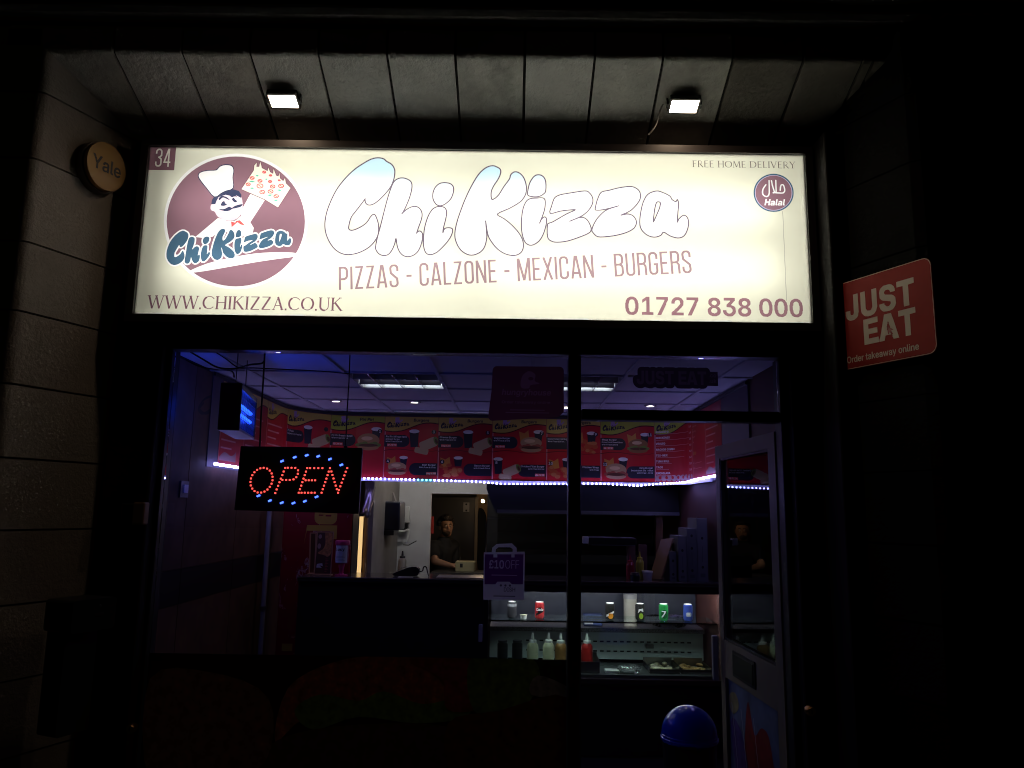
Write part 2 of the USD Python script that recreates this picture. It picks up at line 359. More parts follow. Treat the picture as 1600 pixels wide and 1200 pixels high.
# ------------------------------------------------------------------ concrete surround: soffit blocks above, splayed courses at the left
P0 = Polygon([(0.0, 3.33), (-0.5, 3.528), (-0.5, 3.66), (0.0, 3.66)]).buffer(-0.035).buffer(0.035, quad_segs=6)
P1 = P0.buffer(-0.014)
def extr_x(poly, x0, x1):        # a (y, z) outline drawn out along x
    return sheet(poly, Fr((x0, 0, 0), (0, 1, 0), (0, 0, 1)), 0, x1-x0)
soffit = thing('concrete_soffit', 'grey concrete canopy of ribbed blocks sloping down above the lit shop sign', 'canopy', (0, -0.25, 3.33))
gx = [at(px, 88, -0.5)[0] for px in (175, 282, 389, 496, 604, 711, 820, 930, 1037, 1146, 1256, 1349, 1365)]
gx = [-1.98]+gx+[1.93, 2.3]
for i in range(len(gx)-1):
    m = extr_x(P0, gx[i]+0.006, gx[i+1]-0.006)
    put('block', m, [CONC, CONC3, CONC2, CONC][(i*7) % 4] if i not in (0, 9, 10, 11, 12, 13) else CONC2 if i in (9, 0) else CONC_FADE, soffit, smooth=35)  # darker colours on the end blocks paint in the light falling off
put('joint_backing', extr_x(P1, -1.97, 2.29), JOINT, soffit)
trim = Polygon([(-0.501, 3.661), (-0.56, 3.668), (-0.575, 3.69), (-0.56, 3.715), (-0.501, 3.715)])
canopy_trim = thing('canopy_trim', 'thin grey moulding running along the dark top edge of the canopy', 'moulding', (0, -0.53, 3.66))
put('moulding', extr_x(trim, -2.4, 2.35), GREYTRIM, canopy_trim)
put('lip', B(-2.4, 2.35, -0.60, -0.501, 3.735, 3.747), GREYTRIM, canopy_trim)
uw = thing('upper_wall', 'dark wall of the building above the canopy moulding', 'wall', (0, -0.3, 3.72))
put('wall_face', B(-4, 4, -0.5, 0.3, 3.75, 6.0), WALLTOP, uw)
put('wall_core', B(-4, 4, -0.495, 0.3, 3.663, 3.749), WALLTOP, uw)

cz = [3.64, 3.34, 3.045, 2.688, 2.400, 2.104, 1.814, 1.534, 1.247, 0.96, 0.672, 0.385, 0.0]
Q0 = Polygon([(-1.592, 0.0), (-1.80, -0.5), (-2.6, -0.5), (-2.6, 0.0)]).buffer(-0.05).buffer(0.05, quad_segs=6)
Q1 = Q0.buffer(-0.014)
pier = thing('concrete_pier', 'splayed grey concrete pier of stacked courses left of the shop sign', 'pier', (-2.0, -0.25, 0))
FZ = Fr((0, 0, 0), (1, 0, 0), (0, 1, 0))
for i in range(len(cz)-1):
    put('course', sheet(Q0, FZ, cz[i+1]+0.004, cz[i]-cz[i+1]-0.008), [BRN1, BRN2, BRN3][(i*5) % 3], pier, smooth=35)
put('joint_backing', sheet(Q1, FZ, 0.0, 3.64), JOINT, pier)
R0 = Polygon([(1.495, 0.0), (1.765, -0.56), (1.80, -0.585), (2.6, -0.585), (2.6, 0.0)])
rp = thing('dark_pier', 'black painted splayed pier carrying the red takeaway sign', 'pier', (2.0, -0.25, 0))
for i in range(len(cz)-1):
    put('course', sheet(R0, FZ, cz[i+1]+0.003, cz[i]-cz[i+1]-0.006), DARKBLOCK, rp)

# ------------------------------------------------------------------ shop front: pilasters, fascia, frames and glass
sf = thing('shop_facade', 'black framed shop front with one wide window beside the doorway', 'shop front', (0, 0, 0))
put('fascia_board', B(-1.39, 1.40, 0.0, 0.06, 2.47, 3.34), DARKPAINT, sf)
put('pilaster', RB(-1.60, -1.392, -0.10, 0.10, 0, 3.32, 0.008), DARKPAINT, sf, label='left black pilaster')
put('pilaster', RB(1.545, 1.60, -0.285, 0.10, 0, 3.32, 0.008), DARKPAINT, sf, label='narrow black pilaster at the right')
put('pilaster', RB(1.422, 1.543, -0.09, 0.10, 0, 2.468, 0.008), DARKPAINT, sf, label='right black pilaster below the sign')
put('head_rail', RB(-1.391, 1.421, -0.04, 0.05, 2.345, 2.468, 0.006), ALU, sf)
put('mullion', RB(0.436, 0.493, -0.035, 0.06, 0.0, 2.343, 0.006), ALU, sf)
put('transom', RB(0.495, 1.39, -0.03, 0.05, 2.049, 2.097, 0.006), ALU, sf)
put('door_jamb', RB(1.392, 1.420, -0.03, 0.06, 0.0, 2.343, 0.005), ALU, sf)
put('window_jamb', RB(-1.391, -1.375, -0.03, 0.05, 0.36, 2.343, 0.004), ALU, sf)
put('sill', RB(-1.391, 0.434, -0.05, 0.07, 0.31, 0.36, 0.006), ALU, sf)
put('stall_riser', B(-1.391, 0.434, -0.02, 0.05, 0.0, 0.308), DARKPAINT, sf)
put('window_glass', B(-1.374, 0.435, 0.0, 0.006, 0.361, 2.344), GLASS, sf)
put('transom_glass', B(0.494, 1.391, 0.0, 0.006, 2.098, 2.344), GLASS, sf)
FG = Fr((0, -0.004, 0), (1, 0, 0), (0, 0, 1))        # outer face of the glass, a = x, b = z

# dark burger picture printed on the lower window
wg = thing('window_graphic', 'dark printed burger picture covering the bottom of the shop window', 'window print', (-0.45, -0.003, 0.36))
def GP(pts, y=-0.004): return [tuple(at(px, py, y)[[0, 2]]) for px, py in pts]
gmat = lambda n, c: mat('print_'+n, c, 0.5, var=0.75, scale=26, detail=8)
full = sbox(-1.372, 0.362, 0.433, 1.008)
put('backing', sheet(full, FG, 0.0), gmat('black', (0.02, 0.012, 0.01)), wg)
prints = [('bun', [(430, 1160), (450, 1075), (520, 1035), (600, 1024), (690, 1032), (740, 1080), (750, 1110), (600, 1095), (480, 1120)], (0.20, 0.055, 0.02)),
          ('lettuce', [(460, 1110), (500, 1085), (560, 1095), (600, 1080), (660, 1100), (720, 1090), (730, 1120), (650, 1130), (560, 1120), (490, 1140)], (0.07, 0.13, 0.02)),
          ('tomato', [(640, 1030), (700, 1024), (760, 1035), (760, 1100), (700, 1110), (690, 1060)], (0.15, 0.022, 0.012)),
          ('greens', [(735, 1030), (800, 1022), (838, 1035), (840, 1075), (800, 1120), (740, 1110)], (0.07, 0.12, 0.025)),
          ('patty', [(420, 1165), (520, 1135), (700, 1135), (720, 1190), (560, 1220), (420, 1220)], (0.05, 0.02, 0.012)),
          ('onion', [(840, 1055), (890, 1075), (890, 1090), (830, 1085)], (0.16, 0.15, 0.16)),
          ('pepper', [(700, 1130), (780, 1110), (888, 1090), (888, 1220), (720, 1220)], (0.07, 0.009, 0.006)),
          ('crust', [(235, 1060), (330, 1050), (420, 1090), (415, 1190), (330, 1220), (235, 1220)], (0.12, 0.05, 0.02))]
for k, (nm, pl, c) in enumerate(prints):
    g = Polygon(smooth_loop(GP(pl), 4)).buffer(0).intersection(full)
    put(nm+'_print', sheet(g, FG, 0.0006*(k+1)), gmat(nm, tuple(min(.75, 3*q_) for q_ in c)), wg)

# ------------------------------------------------------------------ the lightbox sign
SY = -0.16; SX0, SX1, SZ0, SZ1 = -1.5, 1.5, 2.4715, 3.2656
FS = Fr((0, SY, 0), (1, 0, 0), (0, 0, 1))
def S(pts): return [tuple(at(px, py, SY)[[0, 2]]) for px, py in pts]
def crop(x0, y0, s): return lambda pts: S([(x0+x/s, y0+y/s) for x, y in pts])
cA, cB, cC, cD = crop(490, 230, 6.315), crop(640, 230, 6.315), crop(790, 230, 6.315), crop(900, 230, 6.315)
cE, cF = crop(250, 235, 5.454), crop(1160, 235, 10.909)
WORD = [
 (cA([(635,105),(690,115),(720,140),(770,170),(797,215),(800,260),(790,320),(760,390),(710,455),(640,525),(590,560),(545,570),(515,550),(508,510),(515,472),(508,507),(470,560),(420,625),(380,675),(360,720),(345,790),(355,815),(385,820),(440,800),(500,765),(535,730),(560,690),(585,665),(605,668),(625,710),(640,770),(640,840),(620,900),(570,965),(510,1010),(430,1045),(340,1060),(270,1045),(210,1005),(160,940),(125,860),(112,780),(118,700),(140,610),(185,500),(240,400),(320,300),(410,215),(500,155),(570,118)]), []),
 (cA([(875,303),(930,318),(965,350),(968,410),(945,500),(910,585),(885,635),(870,658),(905,625),(960,592),(1010,585),(1050,610),(1070,660),(1060,720),(1035,790),(1015,850),(984,906),(1020,842),(1050,828),(1072,850),(1075,890),(1060,960),(1030,1025),(985,1065),(930,1080),(880,1065),(845,1025),(825,970),(813,900),(800,950),(775,1010),(740,1055),(695,1068),(650,1055),(620,1020),(613,980),(630,890),(660,780),(700,620),(735,490),(765,400),(790,345),(825,315)]), []),
 (cB([(345,350),(400,360),(430,390),(432,440),(405,510),(350,560),(300,578),(260,560),(232,510),(232,450),(255,395),(295,360)]), []),
 (cB([(300,586),(345,597),(365,640),(355,710),(335,790),(328,845),(345,805),(385,795),(420,805),(422,840),(395,900),(340,970),(270,1035),(205,1060),(160,1040),(138,970),(138,890),(150,790),(180,690),(220,620),(260,592)]), []),
 (cB([(815,183),(860,195),(895,220),(895,265),(870,320),(830,380),(805,440),(808,510),(835,510),(880,470),(930,390),(985,315),(1000,270),(1040,243),(1090,260),(1130,310),(1152,390),(1145,460),(1110,520),(1060,560),(980,605),(865,660),(930,705),(1010,770),(1080,850),(1115,920),(1122,980),(1105,1030),(1065,1060),(1010,1067),(940,1050),(870,1005),(810,935),(772,860),(750,727),(761,860),(755,930),(730,1000),(680,1045),(610,1065),(545,1045),(490,995),(455,920),(447,850),(465,750),(500,640),(550,510),(610,385),(680,270),(750,205)]), []),
 (cC([(325,272),(370,290),(395,340),(395,430),(375,460),(330,485),(270,488),(220,472),(222,420),(240,350),(280,290)]), []),
 (cC([(245,508),(310,503),(360,500),(388,520),(388,590),(370,660),(335,750),(355,710),(385,688),(403,710),(398,770),(370,860),(325,930),(255,967),(200,945),(170,880),(157,790),(160,690),(175,600),(205,535)]), []),
 (cC([(440,652),(455,580),(470,530),(490,495),(540,470),(640,452),(780,432),(825,450),(858,500),(855,560),(820,620),(770,665),(720,693),(632,731),(720,697),(770,695),(810,725),(838,780),(842,820),(815,850),(720,890),(610,925),(510,937),(450,925),(415,885),(413,770),(430,750),(470,735),(600,660),(690,618),(620,620),(540,630)]), []),
 (cD([(190,610),(200,560),(215,510),(250,445),(330,425),(420,402),(530,388),(590,403),(630,445),(632,510),(590,575),(530,630),(442,671),(500,660),(550,670),(585,705),(595,750),(570,800),(500,840),(400,868),(300,882),(215,882),(170,845),(158,810),(190,735),(240,670),(310,615),(423,578),(320,605),(240,620),(200,620)]), []),
 (cD([(790,433),(850,445),(925,482),(945,515),(985,538),(1000,517),(1012,560),(1005,640),(1001,740),(1015,710),(1060,672),(1095,690),(1110,740),(1100,810),(1065,875),(1005,895),(930,875),(865,838),(835,870),(770,887),(700,865),(645,810),(630,740),(640,640),(665,540),(710,465)]),
  [cD([(815,538),(833,550),(825,600),(800,660),(764,738),(768,670),(780,590),(795,545)])])]
def letter(o, hs):
    g = Polygon(smooth_loop(o, 3)).buffer(0)
    for h in hs: g = g.difference(Polygon(smooth_loop(h, 3)).buffer(0))
    return g
letters = [letter(o, h) for o, h in WORD]
word = unary_union(letters)
outline = unary_union([l.buffer(0.0032, quad_segs=2).difference(l.buffer(-0.0027, quad_segs=2)) for l in letters])

face_c = backlit('sign_cream', (0.80, 0.80, 0.655))
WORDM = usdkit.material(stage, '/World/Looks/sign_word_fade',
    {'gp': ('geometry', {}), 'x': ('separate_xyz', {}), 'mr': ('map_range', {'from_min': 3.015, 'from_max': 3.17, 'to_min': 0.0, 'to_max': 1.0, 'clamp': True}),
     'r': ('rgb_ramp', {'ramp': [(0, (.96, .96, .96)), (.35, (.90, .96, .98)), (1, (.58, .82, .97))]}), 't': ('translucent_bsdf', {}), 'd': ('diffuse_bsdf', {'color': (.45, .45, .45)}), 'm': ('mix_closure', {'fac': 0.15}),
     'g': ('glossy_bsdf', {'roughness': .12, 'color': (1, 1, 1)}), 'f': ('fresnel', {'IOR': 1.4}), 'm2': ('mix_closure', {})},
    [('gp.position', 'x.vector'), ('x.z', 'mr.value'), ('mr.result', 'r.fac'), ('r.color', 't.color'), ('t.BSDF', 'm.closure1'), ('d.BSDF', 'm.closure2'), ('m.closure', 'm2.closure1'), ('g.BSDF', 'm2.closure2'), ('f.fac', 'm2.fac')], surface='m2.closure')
white_c = backlit('sign_white', (0.96, 0.96, 0.96))
plum = backlit('sign_plum', (0.27, 0.145, 0.185)); plum2 = backlit('sign_plum_letters', (0.33, 0.17, 0.20)); plumdk = backlit('sign_plum_dark', (0.22, 0.105, 0.135))
navy = backlit('sign_navy', (0.045, 0.055, 0.11)); slate = backlit('sign_slate_blue', (0.062, 0.135, 0.215)); greyp = backlit('sign_grey_letters', (0.20, 0.18, 0.15))
skin = backlit('sign_skin', (0.82, 0.66, 0.74)); redp = backlit('sign_red', (0.72, 0.12, 0.12)); greenp = backlit('sign_green', (0.12, 0.55, 0.36)); lav = backlit('sign_lavender', (0.62, 0.55, 0.78)); outl = backlit('sign_outline', (0.15, 0.12, 0.16))
LAY = []                                                     # bottom to top
def layer(name, poly, material, label=None): LAY.append([name, poly.buffer(0), material, label])
layer('face_panel', sbox(SX0+.001, SZ0+.001, SX1-.001, SZ1-.001), face_c)
disc0 = Polygon(S([(368.5+112.5*math.cos(t), 346+106*math.sin(t)) for t in np.linspace(0, 2*math.pi, 72, endpoint=False)]))
disc = Polygon(S([(368.5+108*math.cos(t), 346+101.5*math.sin(t)) for t in np.linspace(0, 2*math.pi, 72, endpoint=False)]))
layer('emblem_ring', disc0, white_c); layer('emblem_disc', disc, plum)
PE = lambda pts, n=3: Polygon(smooth_loop(cE(pts), n)).buffer(0)
PL = lambda pts: Polygon(cE(pts)).buffer(0)
layer('swoosh', PE([(245,1030),(400,965),(600,915),(800,880),(1000,868),(1165,876),(1140,905),(1000,925),(800,955),(600,990),(400,1025),(270,1042)]), white_c)
layer('chef_jacket', PL([(495,575),(300,738),(380,748),(450,735),(490,700),(560,690),(700,735),(790,705),(799,660),(770,612),(895,420),(770,372),(705,490),(690,560),(640,600),(570,600)]), white_c)
layer('chef_jacket_fold', unary_union([line(cE([(700, 480), (712, 555), (700, 600)]), .003), line(cE([(570, 600), (560, 690)]), .002)]), lav)
pizza = PL([(695,330),(800,170),(803,130),(825,103),(822,140),(845,140),(855,95),(868,150),(918,178),(922,145),(938,185),(964,200),(968,158),(990,215),(1010,222),(1018,192),(1022,238),(1050,262),(1065,236),(1072,280),(1112,320),(1005,485),(890,415)])
layer('pizza_edge', pizza.buffer(.004), plumdk); layer('pizza', pizza, backlit('sign_pizza', (0.88, 0.86, 0.74)))
rings = unary_union([e.difference(e.buffer(-.0045)).union(line(cE([(x-12, y-6), (x+12, y+6)]), .004)) for (x, y, r) in [(785,235,22),(888,185,18),(942,213,15),(752,289,22),(852,260,22),(852,303,30),(938,265,18),(960,308,24),(1032,303,26),(872,355,26),(942,350,26),(990,390,24),(1016,255,12)] for e in [Polygon(cE([(x+r*math.cos(t), y+.72*r*math.sin(t)) for t in np.linspace(0, 6.28, 16, endpoint=False)]))]])
layer('pizza_topping', rings, redp)
layer('pizza_herb', unary_union([PL([(x-d, y), (x, y-7), (x+d, y+dy), (x, y+8)]) for (x, y, d, dy) in [(785,265,30,4),(828,215,14,0),(785,322,20,0),(1018,338,26,14),(938,382,30,-6),(990,425,24,-4),(905,245,10,2)]]), greenp)
layer('chef_face', PE([(440,455),(430,490),(440,512),(465,522),(490,562),(540,590),(600,598),(650,585),(690,545),(705,480),(703,440),(690,395),(640,372),(560,370),(500,392),(470,430)]), skin)
layer('chef_hair', PL([(436,460),(444,420),(470,382),(520,362),(560,340),(620,330),(672,345),(694,378),(690,405),(640,378),(600,388),(560,378),(500,398),(482,430),(472,456)]), navy)
layer('chef_features', unary_union([PE([(500,499),(545,500),(590,479),(612,490),(640,472),(702,457),(688,480),(645,492),(615,499),(590,514),(545,516)]),
      PE([(518,468),(530,440),(548,432),(556,452),(572,458),(548,472)]), PE([(613,418),(628,402),(640,418),(658,434),(636,442)]),
      PE([(500,408),(530,388),(572,400),(597,426),(570,414),(535,402),(508,424)]), PE([(598,386),(640,378),(656,398),(640,392),(612,398)])]), navy)
layer('chef_hat_outline', PE([(462,400),(395,325),(338,255),(322,215),(340,185),(398,168),(475,164),(508,133),(560,117),(615,128),(632,170),(624,230),(626,325),(560,350),(520,370)]), navy)
layer('chef_hat', PE([(465,392),(400,320),(345,250),(330,215),(345,190),(400,175),(480,170),(510,140),(560,125),(610,135),(625,170),(618,230),(620,318),(560,342),(520,362)]), white_c)
layer('bow_tie', PL([(605,605),(640,615),(650,600),(680,595),(725,640),(690,632),(660,612),(645,625),(610,655)]), redp)
# the small blue word over the emblem: the same letters, smaller and turned
k_ = 0.344; bx, bz = at(545, 398, SY)[[0, 2]]; tx, tz = at(274, 414.5, SY)[[0, 2]]
small = [affinity.translate(affinity.rotate(affinity.scale(l, k_, k_, origin=(bx, bz)), 7.3, origin=(bx, bz)), tx-bx, tz-bz) for l in letters]
small = [l.simplify(0.0006) for l in small]
layer('emblem_word_edge', unary_union([l.buffer(.0055, quad_segs=3) for l in small]), white_c)
layer('emblem_word', unary_union([l.buffer(-.0012, quad_segs=2) for l in small]), slate)
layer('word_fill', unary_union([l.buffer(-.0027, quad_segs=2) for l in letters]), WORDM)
layer('word_outline', outline, outl)
# house number tile
q = S([(234.8, 228), (273.5, 228), (272, 266), (232, 266)])
tile = sbox(SX0+.001, q[2][1], q[2][0], SZ1-.001); layer('number_tile', tile, plumdk)
n34 = condensed('34', .088, q=.085); b = n34.bounds
layer('house_number', place(affinity.scale(n34, .92, 1, origin=(0, 0)), q[2][0]-.021-(b[2])*.92, q[2][1]+.0165), backlit('sign_pale', (0.8, 0.76, 0.68)))
a0 = S([(530, 453)])[0]; a1 = S([(1082, 426.5)])[0]; th = math.degrees(math.atan2(a1[1]-a0[1], a1[0]-a0[0]))
cg = condensed('PIZZAS - CALZONE - MEXICAN - BURGERS', .106, q=.095); cb = cg.bounds
cg = affinity.scale(cg, math.hypot(a1[0]-a0[0], a1[1]-a0[1])/(cb[2]-cb[0]), 1, origin=(0, 0))
layer('menu_line', place(cg, a0[0], a0[1], th), backlit('sign_plum_muted', (.31, .205, .225)))
a0 = S([(229, 481)])[0]; a1 = S([(535, 485)])[0]
layer('web_address', place(roman('WWW.CHIKIZZA.CO.UK', .060, a1[0]-a0[0], 1.15), a0[0], a0[1]-.002, math.degrees(math.atan2(a1[1]-a0[1], a1[0]-a0[0]))), plumdk)
a0 = S([(977, 491.5)])[0]; a1 = S([(1255, 492)])[0]
layer('phone_number', place(text('01727 838 000', .082, 680, width=a1[0]-a0[0]), a0[0], a0[1], 0), plum2)
a0 = S([(1082, 261)])[0]; a1 = S([(1243, 262)])[0]
layer('delivery_line', place(roman('FREE HOME DELIVERY', .032, a1[0]-a0[0], 1.0), a0[0], a0[1], 0), greyp)
CI = lambda r: Polygon(S([(1208.8+r*math.cos(t), 301.3+.95*r*math.sin(t)) for t in np.linspace(0, 6.283, 48, endpoint=False)]))
layer('badge_edge', CI(31.4), slate); layer('badge_ring', CI(29.2), lav); layer('badge', CI(28.2), plum)
sc = lambda p, w=.0062: LineString(smooth_loop(cF(p), 4, closed=False)).buffer(w/2)
layer('badge_script', unary_union([sc([(455,515),(458,640),(455,740),(425,785),(375,775),(345,735),(352,660),(400,585)]), sc([(495,515),(515,610),(545,710),(525,722)]), sc([(568,512),(572,620),(575,700),(560,718),(620,725),(690,725),(720,690),(712,625),(690,585),(655,600),(645,680)])]), white_c)
a0 = cF([(375, 935)])[0]
layer('badge_word', place(text('Halal', .030, 800, slant=.22, width=cF([(733, 935)])[0][0]-a0[0]), a0[0], a0[1]), white_c)
s0 = S([(1223, 330), (1229, 470)])
layer('face_seam', line(s0, .0016), greyp)

sign = thing('shop_sign', 'long backlit cream sign box with a chef emblem and the shop name', 'sign', (0, -0.08, SZ0-.03))
cover = None; vis = []
for nm, g, m, lb in reversed(LAY):
    v = g if cover is None else g.difference(cover)
    cover = g if cover is None else cover.union(g)
    vis.append((nm, v, m, lb))
for nm, v, m, lb in reversed(vis):
    sh = sheet(v, FS, 0.0)
    if sh is not None: put(nm, sh, m, sign, label=lb, kind='stuff' if nm in ('chef_jacket_fold', 'pizza_herb', 'pizza_topping') else None)
fr = 0.034
put('frame', [B(SX0-fr, SX1+fr, -0.178, 0.0, SZ1, SZ1+fr), B(SX0-fr, SX1+fr, -0.178, 0.0, SZ0-fr, SZ0), B(SX0-fr, SX0, -0.178, 0.0, SZ0+.0005, SZ1-.0005), B(SX1, SX1+fr, -0.178, 0.0, SZ0+.0005, SZ1-.0005)], mat('sign_frame', (0.05, 0.042, 0.042), 0.4), sign)
WBOX = mat('box_lining', (0.85, 0.85, 0.84), 0.8)
put('box_lining', [B(SX0+.002, SX1-.002, -0.008, -0.003, SZ0+.002, SZ1-.002), B(SX0+.002, SX1-.002, -0.157, -0.009, SZ1-.006, SZ1-.002), B(SX0+.002, SX1-.002, -0.157, -0.009, SZ0+.002, SZ0+.006), B(SX0+.002, SX0+.006, -0.157, -0.009, SZ0+.007, SZ1-.007), B(SX1-.006, SX1-.002, -0.157, -0.009, SZ0+.007, SZ1-.007)], WBOX, sign)
for zz in (0.24, 0.54):
    for x0, x1 in ((-1.37, -.03), (.03, 1.37)):
        put('lamp_tube', tube([(x0, -0.05, SZ0+zz), (x1, -0.05, SZ0+zz)], .013, 6), emit('sign_tube', (1.0, 0.98, 0.93), SIGN_TUBE), sign)

# ------------------------------------------------------------------ floodlights under the canopy
def flood(px, py, label, first=None, lean=0.0):
    c = atz(px, py, 3.455)                       # just below the sloping soffit
    for _ in range(6):
        zs = 3.33-0.396*c[1]-0.045; c = atz(px, py, zs)
    return c
fc = flood(443, 158, '')
dn = np.array([0, -0.30, -1.0]); dn /= np.linalg.norm(dn)
def make_flood():
    t = thing('floodlight', 'small lit floodlight under the canopy above the chef emblem', 'floodlight', fc, 'floodlights under the canopy')
    F = Fr(fc, (1, 0, 0), np.cross(dn, (1, 0, 0)))           # normal points down and out
    F.n = dn; F.v = np.cross(F.n, F.u)
    body = rrect(-.068, -.045, .068, .045, .008)
    put('housing', sheet(body, F, -.022, .017), BLACKMETAL, t)
    put('rim', sheet(body.difference(rrect(-.060, -.037, .060, .037, .004)), F, -.005, .008), BLACKMETAL, t)
    put('lens', sheet(rrect(-.060, -.037, .060, .037, .004), F, -.001), emit('flood_lens', (1.0, 0.74, 0.50), FLOOD), t)
    for s in (-1, 1):
        put('bracket_arm', sheet(rrect(s*.074-.004, -.012, s*.074+.004, .012, .002), F, -.06, .062), BLACKMETAL, t)
    put('bracket_plate', sheet(rrect(-.078, -.012, .078, .012, .003), F, -.066, .006), BLACKMETAL, t)
    return t
fl = make_flood()
fc2 = flood(1069, 166, '')
dup(fl, fc2, 'small lit floodlight under the canopy above the end of the shop name')
ca = at(1041, 158, fc2[1]); wire = [at(px, py, y) for px, py, y in [(1046, 155, fc2[1]+.02), (1036, 163, fc2[1]+.03), (1030, 177, fc2[1]+.05), (1026, 192, fc2[1]+.07), (1020, 203, fc2[1]+.08), (1012, 211, fc2[1]+.09)]]
put('flood_cable', tube(smooth_loop(wire, 5, closed=False), .0035, 6), mat('grey_cable', (0.25, 0.24, 0.23), 0.5), None, True, 'thin loose cable hanging down beside the right-hand floodlight', cat='cable')

# ------------------------------------------------------------------ alarm box on the pier
al = at(158, 264, -0.24)
u = np.array([0.208, 0.5, 0]); u /= np.linalg.norm(u)        # along the splay, away from the camera
FA = Fr((al[0]-.02, al[1], al[2]), u, (0, 0, 1))
ab = thing('alarm_box', 'round dark alarm box with an amber lettered cover on the concrete pier', 'alarm box', FA.o-np.array([0, 0, .11]))
e0 = ell(0, 0, .105, .115, 10)
put('case', sheet(e0, FA, -.06, .10), mat('alarm_case', (0.05, 0.022, 0.012), 0.4), ab, smooth=40)
FA2 = Fr(FA.o+FA.n*.041, (1, 0.25, 0), (0, 0, 1))
put('cover', sheet(affinity.translate(ell(0, 0, .098, .108, 10), .0, 0), FA, .041, .022), mat('amber_plastic', (0.30, 0.15, 0.012), 0.4), ab, smooth=40)
put('lettering', sheet(affinity.translate(text('Yale', .062, 650, wx=.84, align='c'), 0, -.028), FA, .0645), mat('black_print', (0.012, 0.01, 0.01), 0.5), ab)

# ------------------------------------------------------------------ red takeaway sign on the dark pier
e_far = np.array([1.600, -0.27, 0]); e_near = np.array([1.768, -0.615, 0])
un = e_near-e_far; wj = np.linalg.norm(un); un /= wj
FJ = Fr(e_far+np.array([-.012, -.006, 0]), un, (0, 0, 1))
def onJ(px, py):                                            # where the line of sight meets the plate
    d = ray(px, py); t = np.dot(FJ.o-CAM, FJ.n)/np.dot(d, FJ.n); p = CAM+d*t-FJ.o; return (np.dot(p, FJ.u), p[2])
jt = onJ(1325, 443); jb = onJ(1328, 580); jr = onJ(1459, 470)
zt0 = onJ(1440, 404)[1]; zb0 = onJ(1440, 556)[1]; wr = jr[0]
plate = rrect(-.06, zb0, wr, zt0, .035)
je = thing('takeaway_sign', 'red plate with cream takeaway lettering on the dark pier at the right', 'sign', FJ.o+np.array([.08, -.15, zb0]))
cream = mat('cream_print', (0.72, 0.60, 0.52), 0.6, spec=.15)
put('plate', sheet(plate, FJ, -.006, .006), mat('red_plate', (0.36, 0.022, 0.018), 0.5, var=.1, spec=.15), je)
put('edge_line', sheet(plate.buffer(-.001).difference(plate.buffer(-.0035)), FJ, .0006), cream, je)
def jl(px0, py0, px1, s, h0, h1, wg_):
    a = onJ(px0, py0); bq = onJ(px1, py0-(px1-px0)*.30); return place(text(s, h1, wg_, width=bq[0]-a[0]), a[0], a[1])
hz = lambda x, y0, y1: abs(onJ(x, y0)[1]-onJ(x, y1)[1])
aj = onJ(1322, 496); bj = onJ(1430, 470); hj = hz(1400, 434, 475)
put('lettering', sheet(place(text('JUST', hj, 850, width=bj[0]-aj[0]), aj[0], onJ(1370, 490)[1]), FJ, .0006), cream, je, label='cream word JUST')
aj = onJ(1351, 540); bj = onJ(1433, 522)
eat = place(text('EAT', hj, 850, width=bj[0]-aj[0]), aj[0], onJ(1380, 533)[1])
put('lettering', sheet(eat, FJ, .0006), cream, je, label='cream word EAT')
ar = onJ(1388, 519); k = hj*.34
arrow = place(Polygon([(0, 0), (0, k), (k*.75, k*.35), (k*.42, k*.33), (k*.6, -.1*k), (k*.4, -.2*k), (k*.25, .2*k)]), ar[0], ar[1]-.01, 8)
put('arrow', sheet(arrow, FJ, .0012), mat('red_print', (0.30, 0.02, 0.02), 0.4), je)
aj = onJ(1324, 570); bj = onJ(1436, 541)
put('lettering', sheet(place(text('Order takeaway online', hz(1400, 544, 555), 650, width=bj[0]-aj[0]), aj[0], onJ(1380, 557)[1]), FJ, .0006), cream, je, label='small cream line of lettering')

# ------------------------------------------------------------------ small things on the dark frames and the pier
c = at(210, 803, -0.12)
jb_ = thing('junction_box', 'small tan plastic box with a dark clip on the left black pilaster', 'junction box', c-np.array([0, 0, .05]))
put('case', RB(c[0]+.005, c[0]+.055, c[1]-.03, c[1]+.018, c[2]-.045, c[2]+.05, .006), mat('tan_plastic', (0.22, 0.14, 0.07), 0.5), jb_)
put('clip', RB(c[0]-.05, c[0]+.002, c[1]-.02, c[1]+.018, c[2]-.04, c[2]+.045, .005), BLACKMETAL, jb_)
for px, py, y, lb in ((207, 1137, -.11, 'small brass lock on the left black pilaster beside the window print'), (1265, 1110, -.30, 'small brass lock low on the right black pilaster beside the door')):
    c = at(px, py, y)
    l_ = thing('shutter_lock', lb, 'lock', c)
    put('body', lathe([(0, 0), (.017, 0), (.019, .006), (.019, .03), (.014, .036), (0, .036)], c-np.array([0, -.012, 0]), 16, 'y'), BRASS, l_, smooth=40)
    put('keyhole', B(c[0]-.003, c[0]+.003, c[1]-.0265, c[1]-.0245, c[2]-.008, c[2]+.008), BLACKMETAL, l_)
bx0 = at(120, 950, -0.33)
FB = Fr((bx0[0]+.0, bx0[1], 0), u, (0, 0, 1))
zt_, zb_ = at(120, 932, -.33)[2], at(110, 1140, -.33)[2]
wb = thing('wall_bin', 'black metal ash bin hung on the concrete pier', 'bin', FB(np.array([[0, zb_, 0]]))[0])
put('body', sheet(rrect(-.10, zb_, .04, zt_-.11, .012), FB, -.02, .10), BLACKMETAL, wb)
put('hood', sheet(rrect(-.115, zt_-.12, .075, zt_, .014), FB, -.025, .15), BLACKMETAL, wb)
